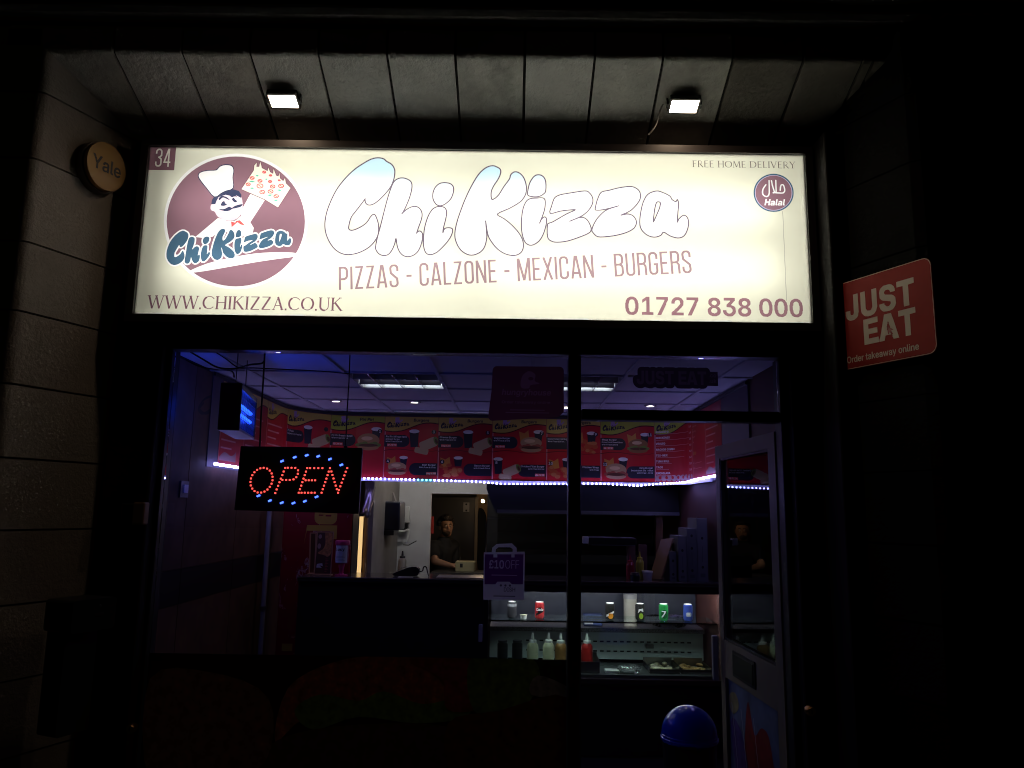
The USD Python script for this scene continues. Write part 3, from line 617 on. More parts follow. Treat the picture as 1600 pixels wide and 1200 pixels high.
put('stub_plate', sheet(rrect(-.02, zt_-.065, .02, zt_-.055, .002), FB, .126, .002), mat('steel', (0.5, 0.5, 0.5), 0.25, 1.0), wb)
put('rivet', lathe([(0, 0), (.006, 0), (.005, .004), (0, .005)], FB(np.array([[.0, zt_-.028, .126]]))[0], 10, 'y'), mat('steel', (0.5, 0.5, 0.5), 0.25, 1.0), wb)

# ================================================================== inside the shop
WHITEWALL = mat('white_wall', (0.62, 0.62, 0.63), 0.7, var=0.08, scale=3)
TILE = mat('ceiling_tile', (0.50, 0.50, 0.53), 0.85, var=.08, scale=3, bump=0.15, bscale=150)
GRID = mat('ceiling_grid', (0.42, 0.42, 0.45), 0.7)
FLOORM = mat('dark_floor', (0.05, 0.045, 0.045), 0.5, var=0.2)
WOODL = mat('pale_laminate', (0.12, 0.060, 0.034), 0.6, var=0.4, spec=.25, scale=6, detail=8)
STRIPE = mat('dark_laminate', (0.02, 0.015, 0.015), 0.4)
DARK = mat('dark_laminate_counter', (0.025, 0.024, 0.026), 0.35)
STEEL = mat('brushed_steel', (0.45, 0.45, 0.46), 0.28, 1.0)
DULLSTEEL = mat('dull_steel', (0.16, 0.16, 0.165), 0.4, 0.8)
BLACKP = mat('black_plastic', (0.015, 0.015, 0.017), 0.35)
WHITEP = mat('white_plastic', (0.72, 0.72, 0.70), 0.35)
ALUGREY = mat('door_aluminium', (0.27, 0.23, 0.14), 0.45, var=.12, scale=5)
ZC = 2.45
struct('floor', B(-1.75, 1.75, 0.08, 7.0, -0.05, 0.01), FLOORM)
struct('ceiling_void', B(-1.75, 1.75, 0.07, 7.0, 2.50, 2.56), mat('void', (0.05, 0.05, 0.05), 0.9))
# left wall: laminate panels with a dark band
ys = [0.08, 0.92, 1.72, 2.52, 3.3]
wl = struct('wall_left', B(-1.75, -1.668, 0.07, 3.3, 0, 2.495), JOINT)
for i in range(4):
    a, b = ys[i]+.003, ys[i+1]-.003
    put('panel', B(-1.667, -1.655, a, b, 1.292, 2.44), WOODL, wl); put('band', B(-1.667, -1.653, a, b, 1.102, 1.289), STRIPE, wl); put('panel', B(-1.667, -1.655, a, b, 0.02, 1.099), WOODL, wl)
struct('wall_right', B(1.632, 1.72, 0.07, 7.0, 0, 2.495), mat('red_brown_wall', (0.09, 0.03, 0.026), 0.6, var=.2))
# suspended ceiling: square tiles in a grid, two of the squares are light fittings
gxs = [-1.66, -1.42, -.85, -.28, .29, .86, 1.43, 1.625]; gys = [.075, .52, 1.12, 1.72, 2.32, 2.92, 3.5]
clg = struct('ceiling', [B(x-.010, x+.010, .075, 3.5, ZC-.004, ZC+.03) for x in gxs[1:-1]]+[B(-1.66, 1.625, y-.010, y+.010, ZC-.003, ZC+.031) for y in gys[1:-1]], GRID)
LIGHTS = {(2, 2), (4, 2)}
for i in range(len(gxs)-1):
    for j in range(len(gys)-1):
        if (i, j) in LIGHTS: continue
        put('tile', B(gxs[i]+.004, gxs[i+1]-.004, gys[j]+.004, gys[j+1]-.004, ZC+.006, ZC+.022), TILE, clg)

# recessed louvred ceiling lights
def make_troffer(x0, y0, label):
    x1, y1 = x0+.57, y0+.60
    t = thing('ceiling_light', label, 'ceiling light', ((x0+x1)/2, (y0+y1)/2, ZC), 'louvred ceiling lights')
    put('tray', [B(x0+.01, x1-.01, y0+.01, y1-.01, ZC+.065, ZC+.07), B(x0+.01, x0+.014, y0+.015, y1-.015, ZC+.002, ZC+.064), B(x1-.014, x1-.01, y0+.015, y1-.015, ZC+.002, ZC+.064), B(x0+.015, x1-.015, y0+.01, y0+.014, ZC+.002, ZC+.064), B(x0+.015, x1-.015, y1-.014, y1-.01, ZC+.002, ZC+.064)], WHITEP, t)
    for k in range(1, 4):
        put('louvre_blade', B(x0+.57*k/4-.002, x0+.57*k/4+.002, y0+.016, y1-.016, ZC-.006, ZC+.036), STEEL, t)
    for k in range(1, 3):
        put('louvre_rib', B(x0+.016, x1-.016, y0+.2*k-.002, y0+.2*k+.002, ZC-.007, ZC+.037), STEEL, t)
    put('lamp_tube', tube([(x0+.03, y1-.035, ZC+.035), (x1-.03, y1-.035, ZC+.035)], .012, 8), emit('troffer_tube', (.78, .88, 1.0), TROFFER*2.2), t)
    put('lamp_tube', tube([(x0+.03, y0+.3, ZC+.045), (x1-.03, y0+.3, ZC+.045)], .010, 8), emit('troffer_tube_dim', (.60, .60, .95), TROFFER*.12), t)
    return t
tr1 = make_troffer(-.85, 1.12, 'louvred ceiling light left of the brown takeaway sticker')
dup(tr1, ((.29+.86)/2, 1.42, ZC), 'louvred ceiling light half hidden behind the black mullion')
def make_down(px, py, label):
    c = atz(px, py, ZC)
    t = thing('downlight', label, 'downlight', c, 'round downlights in the ceiling')
    put('ring', lathe([(.032, 0), (.046, 0), (.048, -.006), (.034, -.010), (.032, -.004)], c+np.array([0, 0, .004]), 20), STEEL, t, smooth=40)
    put('lamp', lathe([(0, 0), (.031, 0)], c+np.array([0, 0, -.001]), 16), emit('downlight_lamp', (1.0, .86, .72), DOWNLIGHT), t)
    return t
dl = make_down(648, 628.5, 'round downlight above the poster between the two ceiling lights')
for px, py, lb in ((525, 626.5, 'round downlight above the open sign'), (886, 637, 'round downlight just left of the black mullion'), (1016, 634, 'round downlight below the black lettered transom sticker')):
    dup(dl, atz(px, py, ZC), lb)

# ------------------------------------------------------------------ menu bulkhead with curved corners, posters along it
PA, PB_ = [], []
for y in np.linspace(1.15, 2.55, 12): PA.append((-1.65, y))
for a in np.linspace(0, 90, 14)[1:]: PA.append((-1.10-.55*math.cos(math.radians(a)), 2.55+.55*math.sin(math.radians(a))))
for x in np.linspace(-1.10, 1.20, 14)[1:]: PA.append((x, 3.10))
for a in np.linspace(90, 0, 12)[1:]: PA.append((1.20+.42*math.cos(math.radians(a)), 2.68+.42*math.sin(math.radians(a))))
for y in np.linspace(2.68, 1.2, 10)[1:]: PA.append((1.62, y))
PA = np.array(PA); SL = np.concatenate([[0], np.cumsum(np.linalg.norm(np.diff(PA, axis=0), axis=1))])
S_M105 = np.interp(-1.05, PA[25:39, 0], SL[25:39])          # arc length where x = -1.05 on the straight
def onpath(s):
    s = np.clip(s, 0, SL[-1]); x, y = np.interp(s, SL, PA[:, 0]), np.interp(s, SL, PA[:, 1])
    e = .02; dx = np.interp(np.clip(s+e, 0, SL[-1]), SL, PA[:, 0])-np.interp(np.clip(s-e, 0, SL[-1]), SL, PA[:, 0]); dy = np.interp(np.clip(s+e, 0, SL[-1]), SL, PA[:, 1])-np.interp(np.clip(s-e, 0, SL[-1]), SL, PA[:, 1])
    L = np.hypot(dx, dy)+1e-9; return x, y, dy/L, -dx/L        # point and normal towards the customers
def onbulk(p):
    p = np.asarray(p, float); x, y, nx, ny = onpath(p[:, 0]); return np.column_stack([x+nx*p[:, 2], y+ny*p[:, 2], p[:, 1]])
strip_len = SL[-1]
bk = thing('menu_bulkhead', 'curved overhead panel behind the counter carrying the red menu posters', 'bulkhead', (0, 3.1, 1.87))
put('panel', sheet(sbox(0.0, 1.872, strip_len, 2.445), onbulk, -.05, .05, .05), mat('bulkhead', (0.10, 0.09, 0.11), 0.6), bk)
put('ledge', sheet(sbox(1.0, 1.866, strip_len-.9, 1.886), onbulk, .0005, .016, .06), mat('bulkhead_ledge', (0.62, 0.62, 0.70), 0.5), bk)
put('top_trim', sheet(sbox(0.0, 2.425, strip_len, 2.447), onbulk, .0005, .014, .06), mat('trim_black', (0.02, 0.02, 0.025), 0.5), bk)

pm = lambda n, c, r=.35: mat('poster_'+n, c, r)
PRED, PBLK, PWHT = pm('red', (.44, .010, .016)), pm('black', (.018, .018, .03)), pm('white', (.75, .74, .72))
PYEL, PGRN, PORG = pm('yellow', (.60, .47, .08)), pm('green', (.42, .52, .05)), pm('orange', (.72, .22, .05))
PBUN, PMEAT, PLET, PBAG, PSAL = pm('bun', (.42, .23, .09)), pm('meat', (.10, .035, .02)), pm('salad', (.16, .26, .05)), pm('bag', (.60, .26, .05)), pm('sesame', (.72, .52, .28))
PPRC = pm('price', (.80, .16, .12)); PDRED = pm('dark_red', (.10, .004, .008)); PPNK = pm('pink', (.65, .30, .30))
wsc = [affinity.translate(affinity.scale(l, .118, .118, origin=(0, 0)), 0, 0) for l in letters]
wlogo = unary_union([l.buffer(-.0006) for l in wsc]).simplify(.0006); _b = wlogo.bounds
wlogo = affinity.rotate(affinity.translate(wlogo, -_b[0], -_b[1]), 3, origin=(0, 0))
def wave(x0, x1, ya, yb, yc, n=14): return [(x0+(x1-x0)*t, ya+(yb-ya)*t+yc*math.sin(2*math.pi*t)) for t in np.linspace(0, 1, n)]
POSTERS = []
def poster(s0, w, label, head='Burgers', top=None, bot=None, green=False, lst=None, num=True):
    z0, z1 = 1.893, 2.42; H = z1-z0; me = .2 if S_M105 <= s0+.01 and s0+w <= S_M105+2.26 else .032
    x, y, nx, ny = onpath(np.array([s0+w/2]))
    t = thing('menu_poster', label, 'poster', (x[0], y[0], z0))
    M = lambda g, c: sheet(affinity.translate(g, s0, z0), onbulk, c, 0, me)
    def P(n, g, m, c, lb=None, par=None):
        sh = M(g.intersection(sbox(.002, .002, w-.002, H-.002)), c)
        if sh is None: return None
        return put(n, sh, m, par or t, label=lb, kind='stuff' if n in ('item_lettering', 'price_lettering', 'item_rules', 'salad', 'picture', 'skyline') else None)
    put('sheet', sheet(affinity.translate(sbox(.001, 0, w-.001, H), s0, z0), onbulk, .002, .0008, me), [PRED, pm('red_deep', (.36, .010, .018)), pm('red_bright', (.52, .014, .022))][int(rng.integers(3))], t)
    P('edge_strip', sbox(.002, .003, .009, H*.78), PPNK, .0032)
    hd = .098
    if head is not None:
        wv = wave(0, w, H-.118, H-.055, -.022)
        P('header_shadow', Polygon([(0, H)]+[(a, b-.010) for a, b in wv]+[(w, H)]), PDRED, .0034)
        P('header_band', Polygon([(0, H)]+wv+[(w, H)]), PGRN if green else PYEL, .0040)
        P('logo', affinity.translate(wlogo, .020, H-.100), PBLK, .0046)
        P('logo_figure', unary_union([ell(.108, H-.042, .020, .020), rrect(.088, H-.028, .124, H-.006, .008), line([(.12, H-.056), (.15, H-.026)], .011)]), pm('lilac', (.45, .30, .50)), .0046)
        if head: P('heading', place(text(head, .026, 800, slant=.1), .245, H-.042), PBLK, .0046)
    def burger(cx, cz, sc_, cup=True, bag=True):
        kind = (len(POSTERS)*5+int(rng.integers(4))) % 4; POSTERS.append(kind)
        if kind == 3:                                     # a heap of wings beside a cup
            g = [ell(cx+rng.uniform(-.08, .07)*sc_, cz+rng.uniform(-.05, .03)*sc_, rng.uniform(.014, .026)*sc_, rng.uniform(.009, .016)*sc_, 4) for _ in range(22)]
            P('fries', Polygon([(cx-.075*sc_, cz+.01), (cx-.09*sc_, cz+.085*sc_), (cx-.05*sc_, cz+.07*sc_), (cx-.02*sc_, cz+.09*sc_), (cx-.01*sc_, cz+.02*sc_)]), PBAG, .0036)
            P('cup', Polygon([(cx+.02*sc_, cz+.02*sc_), (cx+.012*sc_, cz+.08*sc_), (cx+.075*sc_, cz+.085*sc_), (cx+.068*sc_, cz+.02*sc_)]), PBLK, .0038); P('cup_lid', ell(cx+.044*sc_, cz+.083*sc_, .034*sc_, .012*sc_, 5), PWHT, .0042)
            P('picture', unary_union(g[:14]), pm('wing_red', (.50, .09, .03)), .0044); P('picture', unary_union(g[14:]), pm('wing_light', (.55, .20, .07)), .0048); return
        if kind == 2:                                     # a cut wrap leaning on the cup
            R_ = lambda g, a: affinity.rotate(g, a, origin=(cx, cz))
            P('cup', Polygon([(cx-.085*sc_, cz-.03*sc_), (cx-.095*sc_, cz+.075*sc_), (cx-.03*sc_, cz+.08*sc_), (cx-.035*sc_, cz-.03*sc_)]), PBLK, .0038); P('cup_lid', ell(cx-.062*sc_, cz+.079*sc_, .035*sc_, .013*sc_, 5), PWHT, .0042)
            P('bun', R_(rrect(cx-.03*sc_, cz-.055*sc_, cx+.09*sc_, cz+.012*sc_, .02), 24), pm('wrap', (.50, .38, .22)), .0044)
            P('salad', R_(ell(cx+.088*sc_, cz-.022*sc_, .016*sc_, .03*sc_, 5), 24), PLET, .0048); P('meat', R_(ell(cx+.088*sc_, cz-.026*sc_, .009*sc_, .018*sc_, 5), 24), PMEAT, .0052)
            P('bun', R_(rrect(cx-.045*sc_, cz-.075*sc_, cx+.05*sc_, cz-.035*sc_, .016), -12), pm('wrap', (.50, .38, .22)), .0056); return
        cx += rng.uniform(-.012, .008); sc_ *= rng.uniform(.82, 1.0); bag = rng.uniform() > .15; fat = rng.uniform(.8, 1.5)
        PB2 = [PBUN, pm('bun_pale', (.46, .30, .15)), pm('bun_dark', (.28, .13, .05))][int(rng.integers(3))]; PF = [PLET, pm('bacon', (.35, .08, .05)), pm('cheese', (.65, .38, .05))][int(rng.integers(3))]
        E_ = lambda dx, dz, rx, rz: ell(cx+dx*sc_, cz+dz*sc_, rx*sc_, rz*sc_, 5)
        if bag: P('fries', Polygon([(cx-.075*sc_, cz+.01), (cx-.09*sc_, cz+.095*sc_), (cx-.05*sc_, cz+.08*sc_), (cx-.02*sc_, cz+.105*sc_), (cx-.01*sc_, cz+.02*sc_)]), PBAG, .0036)
        if cup:
            P('cup', Polygon([(cx+.028*sc_, cz+.02*sc_), (cx+.022*sc_, cz+.09*sc_), (cx+.085*sc_, cz+.09*sc_), (cx+.075*sc_, cz+.02*sc_)]), PBLK, .0038)
            P('cup_lid', E_(.053, .092, .036, .014), PWHT, .0042)
        P('bun', E_(0, -.035, .075, .022).union(E_(0, .012, .078, .036*fat)), PB2, .0044)
        P('salad', unary_union([E_(dx, -.014+.006*((k*37) % 3-1), .02, .012) for k, dx in enumerate(np.linspace(-.07, .07, 7))]), PF, .0048)
        P('meat', E_(0, -.022, .068, .011), PMEAT, .0052); P('sesame', E_(-.01, .026, .04, .014), PSAL, .0048)
    def pill(x0, z0_, x1, z1_, lines, price, right):
        r = (z1_-z0_)*.5
        g = sbox(x0-.1, z0_, x1-r, z1_).union(ell(x1-r, z0_+r, r, r)) if not right else sbox(x0+r, z0_, x1+.1, z1_).union(ell(x0+r, z0_+r, r, r))
        np_ = P('name_panel', g, PBLK, .0036)
        n = len(lines); tx_ = []
        for k, ln in enumerate(lines):
            hh = .0145 if k == 0 else .0115
            yy = z1_-.022-.020*k
            g2 = text(ln, hh, 650, res=24); bb = g2.bounds; mw = (x1-x0)-.04
            if bb[2]-bb[0] > mw: g2 = affinity.scale(g2, mw/(bb[2]-bb[0]), 1, origin=(0, 0))
            tx_.append(affinity.translate(g2, (x1-.015-g2.bounds[2]) if right else x0+.012, yy))
        P('item_lettering', unary_union(tx_), PWHT, .0042, par=np_)
        if price:
            g2 = text(price, .0125, 700, res=24, width=.075)
            pos = (x1-.09, z0_+.010) if right else (x0+.03, z0_+.010)
            pt_ = P('price_tag', sbox(pos[0]-.004, pos[1]-.005, pos[0]+.08, pos[1]+.017), PPRC, .0042)
            P('price_lettering', affinity.translate(g2, *pos), PWHT, .0048, par=pt_)
    if top:
        n_, lines, price = top
        pill(.0, H*.505, w*.47, H*.70, lines, price, False); burger(w*.72, H*.575, 1.25)
        nd = P('number_disc', ell(w*.915, H*.755, .019, .019), PBLK, .0050)
        P('number', place(text(n_, .022, 700, align='c', res=32), w*.915, H*.755-.011), PWHT, .0056, par=nd)
    if bot:
        n_, lines, price = bot
        P('divider', Polygon(wave(0, w, H*.45, H*.46, .012)+wave(0, w, H*.438, H*.455, .012)[::-1]), PDRED, .0034)
        pill(w*.48, H*.055, w, H*.25, lines, price, True); burger(w*.27, H*.16, 1.15)
        nd = P('number_disc', ell(w*.085, H*.275, .019, .019), PBLK, .0050)
        P('number', place(text(n_, .022, 700, align='c', res=32), w*.085, H*.275-.011), PWHT, .0056, par=nd)
    if lst == 'mexican':
        g = []; gl = []; gp = []
        for k, (nm, ln, pr) in enumerate([('RANCHERO', .82, '5.49'), ('CHICKENSO', .85, '6.49'), ('VEGLEO', .82, '5.49'), ('NACHOS COMBO', .67, '5.49'), ('TEX-MEX', .66, '5.49'), ('TUNA ROLL', .34, '5.49'), ('TACO', .28, '5.20'), ('ENCHILADA', .40, '5.99')]):
            yy = H*.78-k*H*.094
            g.append(place(text(nm, .0165, 800, wx=.92, res=32), .012, yy)); gl.append(sbox(.014, yy-.012, w*ln, yy-.009)); gp.append(place(text(pr, .016, 700, res=32), w*.84, yy+.02))
        P('item_lettering', unary_union(g), PWHT, .0042); P('item_rules', unary_union(gl), PPNK, .0042); P('price_lettering', unary_union(gp), PWHT, .0042)
        P('skyline', unary_union([ell(.03+.05*k, .03, .028, .026) for k in range(9)]).difference(unary_union([ell(.045+.06*k, .035, .013, .013) for k in range(8)])), pm('grey_art', (.35, .22, .22)), .0042)
    if lst == 'drinks':
        g = []
        for k in range(4): g.append(place(text(['Chicken Strips', 'Onion Rings', 'Nuggets', 'Fries'][k], .014, 600, res=24), .015, H*.80-k*.042))
        for k in range(2): g.append(place(text(['Cans', 'Bottles'][k], .014, 600, res=24), .015, H*.25-k*.042)); g.append(sbox(.09, H*.25-k*.042, w*.7, H*.25-k*.042+.004))
        P('item_lettering', unary_union(g), PPNK, .0042)
        P('heading', place(text('Drinks', .028, 500, slant=.2), .015, H*.38), PYEL, .0042)
        P('heading', place(text('Kids', .03, 800), .03, H*.90), PBLK, .0042)
    if lst == 'plain':
        P('item_lettering', unary_union([sbox(.03, H*.2+.05*k, w*(.5+.3*((k*7) % 3)/2), H*.2+.05*k+.010) for k in range(6)]), PPNK, .0042)
        P('picture', Polygon(wave(.02, w*.7, .05, .10, .02)+[(w*.7, .03), (.02, .03)]), pm('grey_art', (.35, .22, .22)), .0042)
    return t
PW = .462; s = S_M105
poster(s-PW*5+.03, PW-.03, 'dim red poster at the far left end of the row, nearest the shop window', '', lst='plain')
poster(s-PW*4, PW, 'dim red poster on the left wall below the insect killer', '', lst='plain')
poster(s-PW*3, PW, 'dim red poster on the curved corner next to the pizza poster', '', lst='plain')
poster(s-PW*2, PW, 'dim red poster with the pizza offer left of the open sign wires', '', ('', ['7" Pizza', 'Margherita + any 2 toppings'], None))
poster(s-PW, PW, 'menu poster with a green band and the number 1 above the open sign', 'Piri Piri', ('1', ['Piri Piri Breasts Burger', 'With Fries & Drink'], '5.99'), None, True)
poster(s, PW, 'red menu poster offering piri piri wings and a beef burger', 'Burgers', ('3', ['Piri Piri Wings 6pcs', '& Breast Burger', 'With Fries & Drink'], '7.99'), ('4', ['Beef Burger', 'With Fries & Drink'], 'reg 4.99'))
poster(s+PW, PW, 'red menu poster offering a cheese burger above a bacon burger', 'Burgers', ('5', ['Cheese Burger', 'With Fries & Drink'], 'reg 5.20'), ('6', ['Bacon Burger', 'with Fries & Drink'], None))
poster(s+PW*2, PW, 'red menu poster offering a veggie burger below the brown takeaway sticker', 'Burgers', ('7', ['Veggie Burger', 'with Fries & Drink'], '4.99'), ('8', ['Chicken Fillet Burger', 'with Fries & Drink'], '4.99'))
poster(s+PW*3, PW, 'red menu poster cut off by the left side of the black mullion', 'Burgers', ('9', ['Double Chicken Fillet Burger', 'With Fries & Drink'], None), ('10', ['Chicken Wrap', 'with Fries'], None))
poster(s+PW*4, PW, 'red menu poster with mega and king burgers right of the black mullion', '', ('11', ['Mega Burger', 'Chicken Fillet & Cheese & Bacon', 'with Fries & Drink'], '6.99'), ('12', ['King Burger', 'Double beef and cheese', 'with Fries & Drink'], None), True)
poster(s+PW*5, PW, 'red list poster starting with RANCHERO under a green band', '', green=True, lst='mexican')
poster(s+PW*6, PW*.9, 'red list poster with a Drinks heading on the right-hand curve', None, lst='drinks')
poster(s+PW*6.9, PW, 'dim red poster on the right wall beside the open door edge', None, lst='plain')

# LED strip along the lower edge
zs_s = [0, .35, 1.6, 2.2, S_M105, S_M105+.75, S_M105+1.03, S_M105+1.40, S_M105+1.86, S_M105+2.16, S_M105+2.37, S_M105+2.65, S_M105+3.0, SL[-1]]
zs_z = [1.89, 1.89, 1.885, 1.888, 1.886, 1.876, 1.857, 1.864, 1.872, 1.860, 1.878, 1.884, 1.895, 1.90]
led = thing('led_strip', 'wavy strip of bright violet-white lamps along the bottom of the menu posters', 'light strip', (0, 3.05, 1.86))
ss = np.arange(.05, strip_len-.05, .035)
xx, yy, nx, ny = onpath(ss); zz = np.interp(ss, zs_s, zs_z)
put('tape', tube(np.column_stack([xx+nx*.026, yy+ny*.026, zz]), .0045, 6), mat('led_tape', (.45, .45, .6), .5), led)
dw, dc = [], []
for k in range(len(ss)):
    q_ = trimesh.creation.icosphere(0, .0094 if ss[k] < S_M105+2.7 and ss[k] > 1.2 else .0110); q_.apply_translation((xx[k]+nx[k]*.032, yy[k]+ny[k]*.032, zz[k]))
    (dc if S_M105+.30 < ss[k] < S_M105+.41 else dw).append(q_)
put('lamps', dw, emit('led_white', (.33, .31, 1.0), LEDSTRIP), led, kind='stuff')
put('lamps', dc, emit('led_cyan', (.12, .75, 1.0), LEDSTRIP*.35), led, kind='stuff')

# ------------------------------------------------------------------ walls and kitchen doorway behind the counter
struct('service_wall', B(-1.08, -1.0, 3.16, 4.66, 0, 2.445), mat('grubby_wall', (0.22, 0.20, 0.185), 0.7, var=.25, scale=3, detail=6))
wbk = [B(-0.999, -0.665, 4.6, 4.66, 0, 2.445), B(-0.665, -0.02, 4.601, 4.661, 1.80, 2.445)]
struct('back_wall', wbk, WHITEWALL)
struct('kitchen_ceiling', B(-1.75, 1.7, 3.16, 7, 2.447, 2.49), mat('kitchen_ceiling_m', (.3, .3, .3), .9))
struct('back_wall_right', B(-.082, 1.63, 4.6, 4.66, 0, 1.799), mat('dark_tiles', (.012, .011, .012), .6))
struct('back_wall_right', B(-.019, 1.63, 4.6, 4.66, 1.80, 2.445), mat('dark_tiles', (.012, .011, .012), .6))
struct('kitchen_wall', B(-2.5, 1.6, 6.6, 6.7, 0, 2.44), mat('kitchen_steel', (.13, .125, .12), .45, .2, var=.2, scale=2))
struct('kitchen_side_wall', B(0.45, .5, 4.67, 6.6, 0, 2.44), mat('kitchen_cream', (.45, .33, .20), .7))
dr = thing('kitchen_door', 'dark steel inner door standing in the kitchen doorway behind the person', 'door', (-.5, 6.0, 0))
k0 = at(676, 775, 6.0); k1 = at(741, 900, 6.0)
put('leaf', B(k0[0], k1[0], 5.98, 6.02, .02, at(700, 777, 6)[2]), mat('kitchen_door_m', (.075, .072, .07), .4, .3), dr)
p0, p1 = at(724, 785, 5.97), at(733, 800, 5.97)
put('plate', B(p0[0], p1[0], 5.965, 5.979, p1[2], p0[2]), mat('pale_metal', (.3, .3, .3), .4, .5), dr)
for py in (788, 797.5):
    pc = at(728.5, py, 5.96); put('screw', trimesh.creation.icosphere(1, .012).apply_translation(pc), BLACKP, dr)
fr_ = at(744, 900, 5.9); put('frame', B(at(740, 900, 5.9)[0], at(744.5, 900, 5.9)[0], 5.9, 5.96, .02, at(742, 776, 5.9)[2]), mat('door_frame_m', (.32, .26, .18), .5), dr)
# lit corner of the kitchen, seen past the doorway
kc = at(754.5, 783, 5.0)
kl = thing('kitchen_lamp', 'small bright warm lamp in the top right corner of the kitchen doorway', 'lamp', kc)
put('bulb', trimesh.creation.icosphere(2, .017).apply_translation(kc), emit('kitchen_bulb', (1.0, .72, .45), KITCHEN), kl)
put('holder', B(kc[0]+.018, kc[0]+.05, 4.96, 5.04, kc[2]-.03, kc[2]+.05), mat('kitchen_cream', (.45, .33, .20), .7), kl)
rb = at(674, 825, 4.64)
put('red_notice', B(rb[0]-.014, rb[0]+.016, 4.70, 4.72, at(674, 834, 4.64)[2], at(674, 807, 4.64)[2]), mat('red_plastic', (.5, .03, .02), .5), None, label='narrow red notice at the left edge of the kitchen doorway', cat='notice')
c0, c1 = at(712, 877, 4.9), at(742, 890, 4.9)
cb = thing('cream_carton', 'low cream box on the kitchen worktop in front of the person', 'box', ((c0[0]+c1[0])/2, 4.95, 1.0))
put('body', RB(c0[0], c1[0], 4.85, 5.05, at(720, 893, 4.85)[2], c0[2], .008), mat('cream_card', (.42, .38, .22), .6), cb)
put('slot', B(c0[0]+.05, c0[0]+.08, 4.845, 4.852, c0[2]-.06, c0[2]-.02), BLACKP, cb)
kt = at(720, 895, 4.8)[2]
put('worktop', B(-.66, .44, 4.68, 5.08, .90, at(720, 893, 4.85)[2]-.001), DULLSTEEL, None, label='steel kitchen worktop behind the doorway', cat='worktop')
# hood and dark kitchen range on the right
hd = thing('extraction_hood', 'large dark extraction hood hanging right of the white wall', 'hood', (.8, 3.8, 1.6))
hoodp = Polygon([(-.045, 2.44), (-.045, 1.82), (.0, 1.70), (.04, 1.62), (1.62, 1.62), (1.62, 2.44)])
put('canopy', sheet(hoodp, Fr((0, 3.9, 0), (1, 0, 0), (0, 0, 1)), 0, .65), mat('hood_steel', (.008, .008, .010), .5, .2), hd)
put('lip', B(.05, 1.62, 3.235, 3.249, 1.615, 1.645), DULLSTEEL, hd)
rg = thing('cooking_range', 'dark cooking range standing under the extraction hood', 'range', (.8, 4.2, 0))
put('body', B(.02, 1.62, 3.7, 4.55, 0, 1.25), mat('range_m', (.010, .009, .009), .8, spec=.1), rg)
put('back_panel', B(.03, 1.6, 4.50, 4.58, 1.251, 1.6), mat('range_m', (.010, .009, .009), .8, spec=.1), rg)
p0, p1 = at(759, 809, 3.69), at(812, 870, 3.69)
put('panel_edge', [B(p0[0], p0[0]+.006, 3.685, 3.695, p1[2], p0[2]), B(p0[0]+.007, p1[0], 3.685, 3.695, p0[2]-.006, p0[2])], DULLSTEEL, rg)
post = put('wood_post', B(at(1026, 850, 3.3)[0], at(1036, 850, 3.3)[0], 3.3, 3.36, 0, 1.86), mat('brown_wood', (.12, .055, .03), .5, var=.3, scale=20), None, label='brown wooden post behind the pizza boxes', cat='post')

# things on the service wall
def wallbox(px0, py0, px1, py1, xw, d):                # on the service wall (x = xw) between two sight lines
    a = atx(px0, py0, xw); b = atx(px1, py1, xw); return a, b
pd = thing('paper_dispenser', 'dark blue paper towel dispenser on the grubby side wall', 'dispenser', (-.94, 4.0, 1.5))
p0 = at(592, 783, 3.75); p1 = at(624, 829, 3.75)
put('case', RB(p0[0], p1[0], 3.75, 4.1, p1[2], p0[2], .02), mat('navy_plastic', (.018, .024, .045), .3), pd, smooth=40)
put('outlet', RB(p0[0]+.05, p1[0]-.05, 3.745, 4.05, p1[2]-.045, p1[2]+.001, .006), BLACKP, pd)
put('window', B(p0[0]+.09, p1[0]-.025, 3.745, 3.752, (p0[2]+p1[2])/2, p0[2]-.06), mat('smoke_plastic', (.035, .045, .075), .15), pd)
hb = thing('pipe_housing', 'pale tapering boxed housing above the paper towel dispenser', 'housing', (-.95, 4.0, 1.75))
FH = Fr((0, 4.15, 0), (1, 0, 0), (0, 0, 1))
put('cover', sheet(Polygon([tuple(at(px, py, 4.15)[[0, 2]]) for px, py in [(580, 800), (584, 768), (592, 765), (612, 765), (619, 786), (592, 785)]]), FH, -.1, .1), mat('housing_m', (.32, .28, .27), .6), hb)
sb = thing('switch_box', 'white switch box with a red rocker on the white back wall', 'switch', at(632, 805, 4.58))
p0, p1 = at(624, 791, 4.58), at(640, 817, 4.58)
put('box', RB(p0[0], p1[0], 4.54, 4.599, p1[2], p0[2], .01), WHITEP, sb)
put('rocker', B((p0[0]+p1[0])/2-.012, (p0[0]+p1[0])/2+.012, 4.532, 4.5399, (p0[2]+p1[2])/2-.02, (p0[2]+p1[2])/2+.03), mat('dark_rocker', (.08, .02, .02), .4), sb)
put('base', B(p0[0], p1[0]-.01, 4.52, 4.599, p1[2]-.07, p1[2]-.012), BLACKP, sb)
br = thing('wall_bracket', 'small white pipe bracket with a dark rod below the switch box', 'bracket', at(634, 830, 4.5))
bp = [at(616, 826, 4.5), at(622, 830, 4.5), at(632, 830, 4.5), at(638, 828, 4.5), at(637, 838, 4.5), at(634, 848, 4.5)]
put('arm', tube(smooth_loop(bp, 4, closed=False), .012, 8), WHITEP, br, True)
put('rod', tube([at(630, 851, 4.45), at(638, 852, 4.45), at(651, 845, 4.45)], .006, 6), BLACKP, br)
fd = thing('flexible_duct', 'bent metal duct rising beside the red fridge', 'duct', at(572, 800, 3.0))
